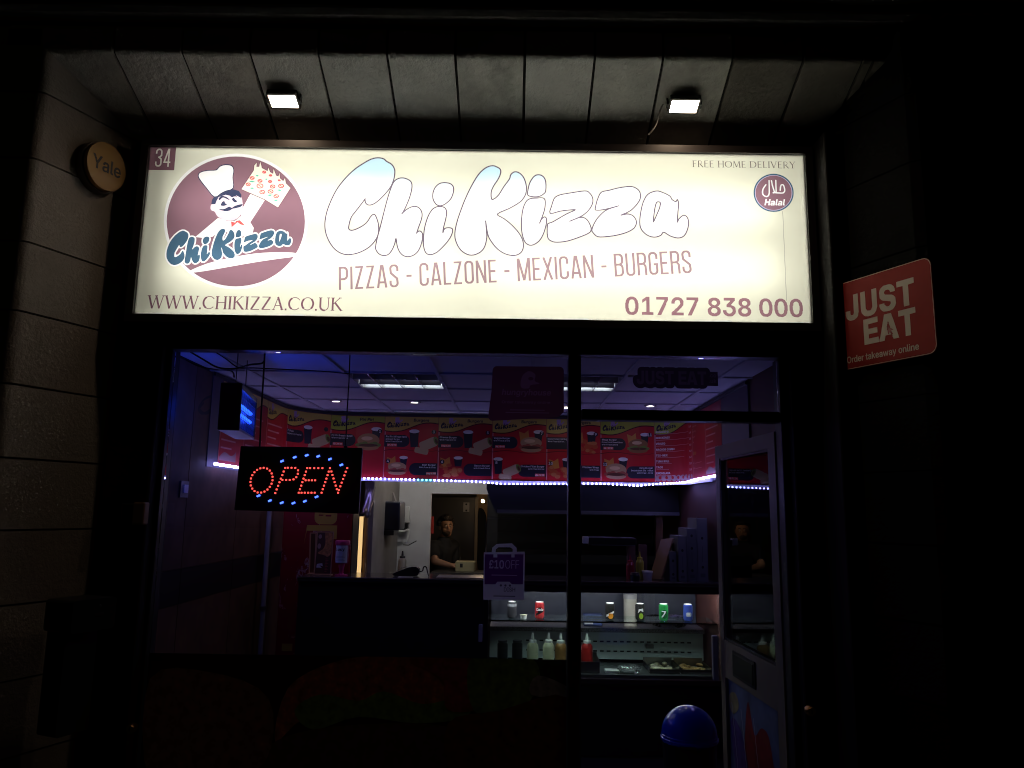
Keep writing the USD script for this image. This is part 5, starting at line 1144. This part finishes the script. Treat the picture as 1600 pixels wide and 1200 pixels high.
pl = thing('wall_pipe', 'slim grey upright pipe between the laminate wall and the red fridge', 'pipe', (pp0[0], 2.25, 0))
put('pipe', tube([(pp0[0], 2.25, .02), (pp0[0], 2.25, 1.86)], .017, 10), mat('grey_pipe', (.32, .31, .36), .4), pl, True)
put('clip', lathe([(.018, -.012), (.024, -.012), (.024, .012), (.018, .012)], (pp0[0], 2.25, .92), 14), DULLSTEEL, pl)
bc = at(1077, 1150, .60); zdome = at(1077, 1102, .60)[2]; zrim = at(1077, 1158, .60-.13)[2]
rbn = (at(1121, 1150, .6)[0]-at(1034, 1150, .6)[0])/2
bn = thing('domed_bin', 'rubbish bin with a shiny blue domed lid inside the doorway', 'bin', (bc[0], .60, 0.01))
BLUEP = mat('blue_plastic', (.010, .06, .80), .2, coat=.5)
hd_ = zdome-zrim
prof = [(rbn*.97, zrim-.035), (rbn*1.0, zrim-.032), (rbn*1.0, zrim-.002), (rbn*.985, zrim)]+[(rbn*.985*math.cos(a_), zrim+hd_*math.sin(a_)) for a_ in np.linspace(.06, math.pi/2, 16)]
put('dome_lid', lathe(prof, (bc[0], .60, 0), 40), BLUEP, bn, smooth=35)
put('rim_band', lathe([(rbn*1.0, zrim-.030), (rbn*1.03, zrim-.026), (rbn*1.03, zrim-.016), (rbn*1.0, zrim-.012)], (bc[0], .60, 0), 40), BLUEP, bn, smooth=35)
put('body', lathe([(0, .012), (rbn*.85, .012), (rbn*.95, zrim-.04), (0, zrim-.038)], (bc[0], .60, 0), 36), BLACKP, bn, smooth=40)
put('flap', sheet(rrect(-.06, zrim-.034+.001, .02, zrim-.024, .003), Fr((bc[0]-.02, .60-rbn*1.032, 0), (1, 0, 0), (0, 0, 1)), 0, .004), DULLSTEEL, bn)

# ------------------------------------------------------------------ the open door, hinged at the right jamb and swung inwards
hx, hy = 1.386, .055
ex, ey = atx(1111, 700, 1.315)[:2] if False else (at(1117, 700, .93)[0], .93)
du = np.array([hx-ex, hy-ey, 0]); dw_ = np.linalg.norm(du); du /= dw_
FD = Fr((ex, ey, 0), du, (0, 0, 1))                          # a: free edge (0) -> hinge (dw_); normal towards the shop's left
def onD(px, py):
    d = ray(px, py); t = np.dot(FD.o-CAM, FD.n)/np.dot(d, FD.n); p = CAM+d*t-FD.o; return (np.dot(p, FD.u), p[2])
do = thing('shop_door', 'pale framed glass door standing wide open into the shop', 'door', FD.o+du*dw_/2)
ztop = onD(1118, 698)[1]; zglt = onD(1126, 716)[1]; zm1 = onD(1125, 996)[1]; zm0 = onD(1125, 1052)[1]
dth = .045
st = .085
put('stile', sheet(sbox(0, .02, st*.8, ztop), FD, -dth, dth), ALUGREY, do, label='free edge stile of the open door')
put('stile', sheet(sbox(dw_-st, .02, dw_, ztop), FD, -dth, dth), ALUGREY, do, label='hinge stile of the open door')
put('top_rail', sheet(sbox(st*.8+.0005, zglt, dw_-st-.0005, ztop), FD, -dth, dth), ALUGREY, do)
put('middle_rail', sheet(sbox(st*.8+.0005, zm0, dw_-st-.0005, zm1), FD, -dth, dth), ALUGREY, do)
put('bottom_rail', sheet(sbox(st*.8+.0005, .02, dw_-st-.0005, .14), FD, -dth, dth), ALUGREY, do)
put('glass', sheet(sbox(st*.8-.004, zm1-.004, dw_-st+.004, zglt+.004), FD, -.026, .006), DOORGLASS, do)
put('gasket', sheet(sbox(st*.8+.001, zm1+.001, dw_-st-.001, zglt-.001).difference(sbox(st*.8+.015, zm1+.014, dw_-st-.012, zglt-.013)), FD, -.010, .006), BLACKP, do)
put('lower_panel', sheet(sbox(st*.8+.001, .141, dw_-st-.001, zm0-.001), FD, -.03, .012), mat('panel_sky', (.14, .19, .28), .45, var=.45, scale=7), do)
lp0, lp1 = onD(1147, 1058), onD(1180, 1022)
lx0, lx1 = lp0[0], lp1[0]
lpl = put('letter_plate', sheet(rrect(lx0, zm0+.035, lx1, zm1-.030, .006), FD, .0005, .006), BLACKP, do)
put('letter_flap', sheet(rrect(lx0+.02, zm0+.05, lx1-.02, zm1-.045, .004), FD, .007, .003), mat('flap_dark', (.03, .03, .03), .3, .6), lpl)
put('handle', RB(ex-.045, ex-.012, ey-.012, ey+.02, onD(1115, 1055)[1], onD(1115, 988)[1], .006), mat('handle_pale', (.42, .40, .36), .4), do)
pr = [('red_fruit', [(.30, .30), (.36, .62), (.42, .74), (.50, .60), (.62, .66), (.74, .60), (.80, .2), (.3, .14)], (.30, .02, .02)), ('purple_splash', [(.10, .55), (.2, .60), (.34, .50), (.45, .2), (.30, .16), (.2, .3)], (.10, .05, .22)), ('pale_streak', [(.08, .70), (.2, .74), (.26, .68), (.14, .62)], (.35, .30, .12))]
for k, (n_, pts, c_) in enumerate(pr):
    g_ = Polygon(smooth_loop([(q[0]*dw_, q[1]*(zm0)/.8) for q in pts], 4)).buffer(0).intersection(sbox(st*.8+.003, .143, dw_-st-.003, zm0-.003))
    put(n_, sheet(g_, FD, -.0175+.0007*k), mat('door_'+n_, c_, .45, var=.4, scale=15), do)
put('streaks', sheet(unary_union([LineString([(x_*dw_, zm0-.12), (x_*dw_+.06, zm0*.5), (x_*dw_+.09, .2)]).buffer(.003) for x_ in (.14, .3, .5)]), FD, -.0145), mat('streak_white', (.5, .5, .55), .45), do)

# ------------------------------------------------------------------ things in and on the window
wd, hd2 = .57, .30
o_tl, o_tr, o_br, o_bl = at(376, 697, .10), at(566, 700, .10), at(560, 803, .10), at(366, 797, .10)
osn = thing('open_sign', 'black hanging board spelling OPEN in red lamps within blue lamps', 'open sign', ((o_tl[0]+o_br[0])/2, .1, o_bl[2]))
FO = Fr((0, .10, 0), (1, 0, 0), (0, 0, 1))
OPp = lambda pts: [tuple(at(px, py, .10)[[0, 2]]) for px, py in pts]
put('board', sheet(Polygon(OPp([(376, 697), (566, 700), (560, 803), (366, 797)])).buffer(-.004).buffer(.004), FO, -.025, .024), mat('sign_black', (.006, .006, .007), .45), osn)
OX = lambda pts: OPp([(220+x/4.2105, 540+y/4.2105) for x, y in pts])
def dots(pts, step, closed=False):
    L = LineString(OX(pts)+([OX(pts)[0]] if closed else [])); n = max(1, int(round(L.length/step)))
    return [L.interpolate(k/n, normalized=True).coords[0] for k in range(n if closed else n+1)]
stp = .0165
el_ = [(795+72*math.cos(a_)-10*math.sin(a_)*-1*.0+12*math.sin(a_), 886-82*math.sin(a_)) for a_ in np.linspace(0, 2*math.pi, 40, endpoint=False)]
reds = dots(el_, stp, True)+dots([(885, 970), (950, 805)], stp)+dots([(968, 804), (1015, 804), (1037, 822), (1033, 850), (1015, 878), (985, 884), (932, 884)], stp)+dots([(1040, 968), (1095, 806)], stp)+dots([(1114, 806), (1195, 806)], stp)+dots([(1085, 886), (1147, 886)], stp)+dots([(1058, 968), (1145, 968)], stp)+dots([(1190, 968), (1245, 806)], stp)+dots([(1254, 828), (1298, 968)], stp)+dots([(1304, 950), (1358, 806)], stp)
blues = OX([(930, 760), (1013, 735), (1092, 722), (1168, 728), (1245, 747), (1320, 785), (775, 988), (850, 1020), (928, 1034), (1005, 1036), (1080, 1024), (1157, 995)])
def lamp_at(p, r): q_ = trimesh.creation.icosphere(0, r*1.06); q_.apply_translation((p[0], .1-.0015, p[1])); return q_
put('red_lamps', [lamp_at(p, .0052) for p in reds], emit('led_red', (1.0, .09, .07), 1.5), osn, kind='stuff')
for p in blues: put('blue_lamp', tube([(p[0]-.007, .0985, p[1]-.003), (p[0]+.007, .0985, p[1]+.003)], .0048, 6), emit('led_blue', (.06, .14, 1.0), 3.2), osn)
def cable(name, pts, r, label, y=None, m_=BLACKP):
    put(name, tube(smooth_loop(pts, 5, closed=False), r, 6), m_, None, True, label=label, cat='cable')
cable('hanging_wire', [at(414, 548, .09), at(411, 600, .09), at(408, 650, .09), at(406, 698, .10)], .0042, 'left black wire holding up the open sign')
cable('hanging_wire', [at(547, 550, .09), at(545, 600, .09), at(542, 650, .09), at(540, 700, .10)], .0030, 'right black wire holding up the open sign')
put('wire_hook', lathe([(0, -.008), (.009, -.006), (.009, .006), (0, .008)], at(540, 699, .095), 12), BLACKP, osn)
cable('loose_cable', [at(296, 549, .12), at(318, 562, .13), at(340, 574, .15), at(366, 576, .2), at(390, 570, .13), at(408, 568, .1), at(413, 564, .09)], .0045, 'slack black cable looping from the window corner to the wire')
cable('loose_cable', [at(330, 546, .12), at(352, 560, .12), at(372, 574, .12), at(395, 575, .1), at(440, 577, .1), at(500, 580, .1), at(545, 584, .1)], .003, 'thin black cable stretched sideways to the right wire')
cable('loose_cable', [at(290, 562, .14), at(310, 572, .15), at(335, 577, .2), at(362, 580, .35), at(366, 590, .36)], .0035, 'short black cable running down to the insect killer')

# insect killer hanging by the left wall
ik0 = at(345, 597, .33); ik1 = at(372, 672, .33)
v_ax = np.array([-.115, .60, 0]); v_ax /= np.linalg.norm(v_ax); sx = np.array([v_ax[1], -v_ax[0], 0])
wk = ik1[0]-ik0[0]; hk = ik0[2]-ik1[2]; Lk = .56
base = np.array([ik0[0], .33, ik1[2]])
ik = thing('insect_killer', 'black insect killer with blue lit tubes hanging inside the window', 'insect killer', base)
def KB(a0, a1, l0, l1, z0, z1, r=0):            # a across, l along its length
    m_ = B(a0, a1, l0, l1, z0, z1) if not r else RB(a0, a1, l0, l1, z0, z1, r)
    v = np.array(m_.vertices); m_.vertices = base+np.outer(v[:, 0], sx)+np.outer(v[:, 1], v_ax)+np.outer(v[:, 2], [0, 0, 1]); return m_
put('end_panel', KB(0, wk, 0, .02, 0, hk, .006), BLACKP, ik); put('end_panel', KB(0, wk, Lk-.02, Lk, 0, hk, .006), BLACKP, ik)
put('top', KB(.001, wk-.001, .021, Lk-.021, hk-.03, hk-.002), BLACKP, ik)
put('tray', KB(.001, wk-.001, .021, Lk-.021, .001, .014), mat('lilac_tray', (.40, .36, .55), .5), ik)
put('core', KB(wk*.47, wk*.53, .022, Lk-.022, .02, hk-.032), mat('killer_core', (.10, .10, .14), .4), ik)
for sd in (.27, .73):
    for zf in (.40, .60):
        a_ = wk*sd; put('uv_tube', tube([base+sx*a_+v_ax*.03+np.array([0, 0, hk*zf]), base+sx*a_+v_ax*(Lk-.03)+np.array([0, 0, hk*zf])], .010, 8), emit('uv_glow', (.012, .06, 1.0), UVTUBE), ik)
put('grille', [KB(a_-.001, a_+.001, .03+.022*k, .033+.022*k, .016, hk-.031) for a_ in (.003, wk-.003) for k in range(23)]+[KB(a_-.0012, a_+.0012, .021, Lk-.021, hk*q_, hk*q_+.003) for a_ in (.0045, wk-.0045) for q_ in (.2, .3, .5, .72)], mat('grille_wire', (.02, .02, .05), .4), ik, kind='stuff')
for l_ in (.12, Lk-.12):
    p_ = base+sx*wk/2+v_ax*l_+np.array([0, 0, hk]); put('chain', tube([p_, p_+np.array([0, 0, ZC-p_[2]])], .0028, 6), DULLSTEEL, ik)
# wall script, light switch
wsx = -1.6535
FWL = Fr((wsx, 0, 0), (0, 1, 0), (0, 0, 1))
W_ = lambda px, py: tuple(atx(px, py, wsx)[[1, 2]])
th_pts = [[(349, 615), (338, 617), (322, 622), (313, 632), (310, 640), (315, 646), (323, 644), (330, 638)], [(341, 612), (336, 628), (330, 640), (323, 646), (316, 644), (312, 638), (318, 630)], [(347, 612), (342, 626), (336, 640)], [(336, 634), (342, 630), (345, 634), (342, 641), (348, 640)]]
def wpts(p): return [W_(x, y) for x, y in p]
scr = put('wall_script', sheet(unary_union([LineString(smooth_loop(wpts(p), 4, closed=False)).buffer(.007) for p in th_pts]), FWL, .0), mat('script_black', (.006, .006, .006), .6), None, label='black swirling script lettering on the left wall behind the insect killer', cat='lettering')
sw0, sw1 = W_(279, 777), W_(291, 752)
sw = thing('wall_switch', 'small chrome light switch on the left laminate wall', 'switch', (-1.65, sw0[0], sw0[1]))
put('plate', B(-1.6549, -1.645, sw0[0], sw1[0]+.02, sw0[1], sw1[1]), DULLSTEEL, sw)
put('rocker', B(-1.6449, -1.638, sw0[0]+.03, sw1[0], sw0[1]+.025, sw1[1]-.02), WHITEP, sw)

# stickers on the glass (inner side)
FI = Fr((0, .008, 0), (1, 0, 0), (0, 0, 1))
I = lambda pts: [tuple(at(px, py, .008)[[0, 2]]) for px, py in pts]
STK = backlit('sticker_maroon', (.20, .06, .075)); STK2 = backlit('sticker_maroon_print', (.34, .17, .18))
g = Polygon(I([(770, 572), (881, 573), (881, 644), (872, 652), (762, 658), (768, 610)])).buffer(-.02).buffer(.02, quad_segs=5)
hs = thing('house_sticker', 'brown takeaway sticker with a bird emblem at the top of the window', 'sticker', (I([(825, 655)])[0][0], .008, I([(825, 655)])[0][1]))
hc = I([(826, 595)])[0]
emb = Polygon(smooth_loop([(hc[0]-.035, hc[1]-.03), (hc[0]-.03, hc[1]+.02), (hc[0]+.0, hc[1]+.045), (hc[0]+.03, hc[1]+.03), (hc[0]+.028, hc[1]+.0), (hc[0]+.05, hc[1]-.012), (hc[0]+.01, hc[1]-.02), (hc[0]-.0, hc[1]-.035)], 4)).buffer(0).difference(ell(hc[0]+.01, hc[1]+.01, .012, .008))
p0, p1 = I([(784, 617), (861, 617)]); q0, q1 = I([(784, 630), (860, 630)]); r0, r1 = I([(790, 645), (858, 644)])
printed(hs, FI, [('backing', g, STK), ('emblem', emb, STK2), ('lettering', place(text('hungryhouse', .028, 750, width=p1[0]-p0[0], slant=.15), p0[0], p0[1]), STK2),
                 ('lettering', place(text('Order takeaway online', .012, 500, res=32, width=q1[0]-q0[0]), q0[0], q0[1]), STK2),
                 ('fine_print', sbox(r0[0], r0[1], r1[0], r0[1]+.004), STK2), ('fine_print', sbox(r0[0]+.02, r0[1]+.012, r1[0]-.02, r0[1]+.016), STK2)])
ts = thing('transom_sticker', 'black cut-out lettering sticker on the glass above the door', 'sticker', (I([(1055, 605)])[0][0], .008, I([(1055, 605)])[0][1]))
a_, b_ = I([(995, 600), (1104, 604)]); h_ = .062
jw = place(text('JUST EAT', h_, 850, width=b_[0]-a_[0]), a_[0], a_[1])
tail = sbox(b_[0]+.004, a_[1]-.004, I([(1122, 600)])[0][0], a_[1]+h_)
SB1, SB2 = backlit('sticker_black', (.09, .055, .08)), backlit('sticker_black_print', (.19, .13, .16))
printed(ts, FI, [('backing', jw.buffer(.018, quad_segs=3).union(tail), SB1), ('lettering', jw, SB2), ('lettering', place(unary_union([text('.co', .018, 700, res=32), affinity.translate(text('.uk', .018, 700, res=32), 0, -.026)]), b_[0]+.010, a_[1]+.036), SB2)])
bs = thing('bag_sticker', 'paper bag shaped sticker offering money off on the window', 'sticker', (I([(788, 937)])[0][0], .008, I([(788, 937)])[0][1]))
BAGP = backlit('bag_pale', (.50, .50, .52))
bd = Polygon(I([(756, 863), (820, 862), (819, 938), (755, 937)])); hn = Polygon(I([(768, 866), (769, 856), (776, 850), (800, 849), (807, 856), (808, 866)])).difference(Polygon(I([(774, 864), (775, 858), (779, 855), (797, 855), (801, 858), (801, 864)])))
pnl = Polygon(I([(758, 866), (771, 866), (771, 871), (777, 871), (777, 866), (799, 866), (799, 871), (804, 871), (804, 866), (818, 866), (817, 913), (800, 913), (796, 909), (777, 909), (774, 913), (757, 913)]))
GP1, GP2 = backlit('bag_grey_print', (.40, .35, .42)), backlit('bag_dark_print', (.10, .09, .12))
p0, p1 = I([(764, 888), (811, 888)]); w_ = p1[0]-p0[0]; q0, q1 = I([(768, 899), (808, 899)]); r0, r1 = I([(770, 924), (805, 924)]); v0, v1 = I([(771, 932), (805, 932)])
printed(bs, FI, [('backing', bd.union(hn), BAGP), ('panel', pnl, backlit('bag_purple', (.10, .02, .13))), ('lettering', place(text('\u00a310', .036, 700, width=w_*.5), p0[0], p0[1]), GP1), ('lettering', place(text('OFF', .036, 350, width=w_*.46), p0[0]+w_*.54, p0[1]), GP1),
                 ('fine_print', sbox(q0[0], q0[1], q1[0], q0[1]+.003), GP1), ('brand_lettering', place(text('DISH', .017, 600, res=32, width=.05), r1[0]-.05, r0[1]), GP2),
                 ('fine_print', sbox(v0[0], v0[1], v1[0], v0[1]+.004), GP2)]+[('brand_dot', ell(q_, r0[1]+.026, .005, .005, 4), GP2) for q_ in (r0[0]+.035, r0[0]+.055, r0[0]+.075)])

# ------------------------------------------------------------------ the person in the kitchen doorway
def limb(chain, res=.012, smooth_n=6):
    """One continuous surface round a tree of bones: chain is a list of (p0, r0, p1, r1)."""
    parts = []
    for p0, r0, p1, r1 in chain:
        a = m3.Manifold.sphere(r0, 20).translate(tuple(map(float, p0))); b = m3.Manifold.sphere(r1, 20).translate(tuple(map(float, p1)))
        parts.append(m3.Manifold.batch_hull([a, b]))
    m = tm(m3.Manifold.batch_boolean(parts, m3.OpType.Add).refine_to_length(res))
    m.merge_vertices(); trimesh.smoothing.filter_taubin(m, iterations=smooth_n); return m
PY = 5.32
hc = at(697, 823, PY)                                          # centre of the head
hx_, hz_ = hc[0], hc[2]
V = lambda dx, dy, dz: np.array([hx_+dx, PY+dy, hz_+dz])
SKIN = mat('skin', (.36, .19, .115), .5); HAIR = mat('hair', (.012, .009, .008), .55); CLOTH = mat('black_cotton', (.010, .010, .011), .9); JEAN = mat('dark_jeans', (.02, .02, .03), .9)
pe = thing('person', 'person in a black t-shirt with short dark curly hair looking out of the kitchen doorway', 'person', (hx_-.05, PY, .01))
neck, chest, belly, hip = V(-.022, .02, -.125), V(-.055, .02, -.29), V(-.06, .05, -.50), V(-.06, .07, -.68)
shL, shR = V(-.125, -.10, -.215), V(.075, .15, -.215)
elL, wrL = V(-.085, -.30, -.36), V(.085, -.37, -.395)
elR, wrR = V(.10, .12, -.46), V(.15, -.10, -.42)
zf = .01
kneeA, kneeB = np.array([hip[0]-.05, PY-.06, .50]), np.array([hip[0]+.03, PY+.10, .50])
ankA, ankB = np.array([hip[0]-.06, PY-.07, .10]), np.array([hip[0]+.03, PY+.13, .10])
body = [(V(0, 0, .02), .074, V(.010, 0, -.024), .062), (V(.010, -.004, -.024), .062, V(.028, -.02, -.076), .034), (V(.0, .01, -.05), .048, neck, .050), (neck, .056, chest, .10),
        (chest, .12, belly, .115), (shL, .058, chest, .11), (shR, .058, chest, .11), (shL, .055, shR, .055), (belly, .115, hip, .125), (shL, .052, elL, .041), (elL, .040, wrL, .026), (shR, .052, elR, .041), (elR, .040, wrR, .026),
        (hip+[-.04, -.06, 0], .10, kneeA, .06), (kneeA, .058, ankA, .038), (hip+[.03, .07, 0], .10, kneeB, .06), (kneeB, .058, ankB, .038), (ankA, .038, ankA+[.13, -.05, -.055], .03), (ankB, .038, ankB+[.13, -.03, -.055], .03)]
# face turned a little to the right: nose, brow, chin, ears
fdir = np.array([.42, -.90, 0]); fdir /= np.linalg.norm(fdir); fs = np.array([-fdir[1], fdir[0], 0])
HS = .80
HP = lambda f, s, z: V(0, 0, 0)+(fdir*f+fs*s+np.array([0, 0, z]))*HS
body += [(HP(.080, 0, .015), .009, HP(.102, 0, -.022), .011), (HP(.07, -.035, .025), .013, HP(.07, .035, .025), .013), (HP(.062, 0, -.085), .021, HP(.066, 0, -.08), .021), (HP(.05, -.04, -.045), .026, HP(.05, .04, -.045), .026),
         (HP(.0, -.088, .005), .014, HP(-.01, -.09, -.03), .010), (HP(.0, .088, .005), .014, HP(-.01, .09, -.03), .010)]
def hand(w, d, side):          # palm, four unequal bent fingers and a thumb
    d = d/np.linalg.norm(d); s = np.cross(d, [0, 0, 1.0]); s /= np.linalg.norm(s); dn_ = np.array([0, 0, -1.0]); out = [(w, .024, w+d*.06+s*.015, .022), (w, .024, w+d*.06-s*.018, .020), (w+d*.03, .023, w+d*.07, .022)]
    for k, (o, L) in enumerate(((-.028, .058), (-.009, .070), (.010, .066), (.028, .052))):
        a = w+d*.07+s*o; b = a+d*L*.45+dn_*.008; c_ = b+d*L*.25+dn_*L*.35; e = c_-d*.004+dn_*L*.25
        out += [(a, .0095, b, .009), (b, .009, c_, .0085), (c_, .0085, e, .008)]
    a = w+d*.02+s*side*.026; b = a+s*side*.022+d*.028; c_ = b+d*.03-s*side*.006+dn_*.012
    out += [(a, .012, b, .010), (b, .010, c_, .009)]
    return out
body += hand(wrL, np.array([.9, -.15, -.12]), 1)+hand(wrR, np.array([.6, -.7, -.1]), -1)
put('body', limb(body, .009, 4), SKIN, pe, True)
grow = .016
shirt = [(neck+[0, 0, -.05], .085, chest, .118), (chest, .135, belly, .13), (shL, .072, chest, .125), (shR, .072, chest, .125), (shL, .068, shR, .068), (belly, .13, hip+[0, 0, .02], .138), (shL, .066, shL+(elL-shL)*.62, .062), (shR, .066, shR+(elR-shR)*.62, .062)]
put('t_shirt', limb(shirt, .014, 6), CLOTH, pe, True)
jeans = [(hip+[0, 0, -.02], .137, hip+[0, 0, -.08], .135), (hip+[-.04, -.06, -.04], .112, kneeA, .075), (kneeA, .074, ankA+[0, 0, .02], .058), (hip+[.03, .07, -.04], .112, kneeB, .075), (kneeB, .074, ankB+[0, 0, .02], .058)]
put('jeans', limb(jeans, .02, 6), JEAN, pe, True)
hm = trimesh.creation.icosphere(4, 1.0); hv = hm.vertices.copy()
nz = .6*meshkit.fbm(hv*5.5, 3, 11)+.55*meshkit.noise(hv*11, 5)
rad = .076+.040*nz
f_ = hv@fdir
cut = np.clip((f_-.18)*3.0, 0, 1)*np.clip((.60-hv[:, 2])*4, 0, 1)               # leave the face free
low = np.clip((-.12-hv[:, 2])*3.5, 0, 1)
rad = rad*(1-.55*np.maximum(cut, low))
put('hair', trimesh.Trimesh(V(0, 0, .026)-fdir*.010+hv*rad[:, None]*[1, 1, 1.08], hm.faces, process=False), HAIR, pe, True)
for s_ in (-1, 1):
    c_ = HP(.086, s_*.032, .008)
    ew = trimesh.creation.icosphere(2, .0092); ew.apply_translation(c_); put('eye', ew, mat('eye_white', (.6, .58, .55), .3), pe, True)
    ip = trimesh.creation.icosphere(2, .0052); ip.apply_translation(c_+fdir*.0054); put('iris', ip, mat('iris_dark', (.015, .01, .008), .2), pe, True)
    put('eyebrow', tube([HP(.092, s_*.014, .034), HP(.094, s_*.032, .040), HP(.082, s_*.052, .032)], [.003, .005, .0025], 6), HAIR, pe, True)
put('mouth', tube([HP(.083, -.022, -.057), HP(.092, 0, -.055), HP(.083, .022, -.057)], [.003, .0055, .003], 6), mat('lips', (.26, .10, .08), .5), pe, True)
bm = trimesh.creation.icosphere(3, 1.0); bv = bm.vertices*[.050, .050, .040]
put('beard', trimesh.Trimesh(HP(.030, 0, -.082)+bv*(1+.1*(meshkit.fbm(bm.vertices*6, 2, 4)[:, None]-.5)), bm.faces, process=False), mat('beard_m', (.045, .028, .02), .8), pe, True)
kn = wrL+np.array([.10, -.03, -.02])
kt_ = thing('kitchen_tool', 'thin pale kitchen tool held upright by the person', 'utensil', kn)
put('handle', tube([kn+[0, 0, -.05], kn+[.004, 0, .03]], .008, 8), BLACKP, kt_, True); put('blade', tube([kn+[.004, 0, .03], kn+[.010, 0, .11]], [.007, .003], 6), STEEL, kt_, True)
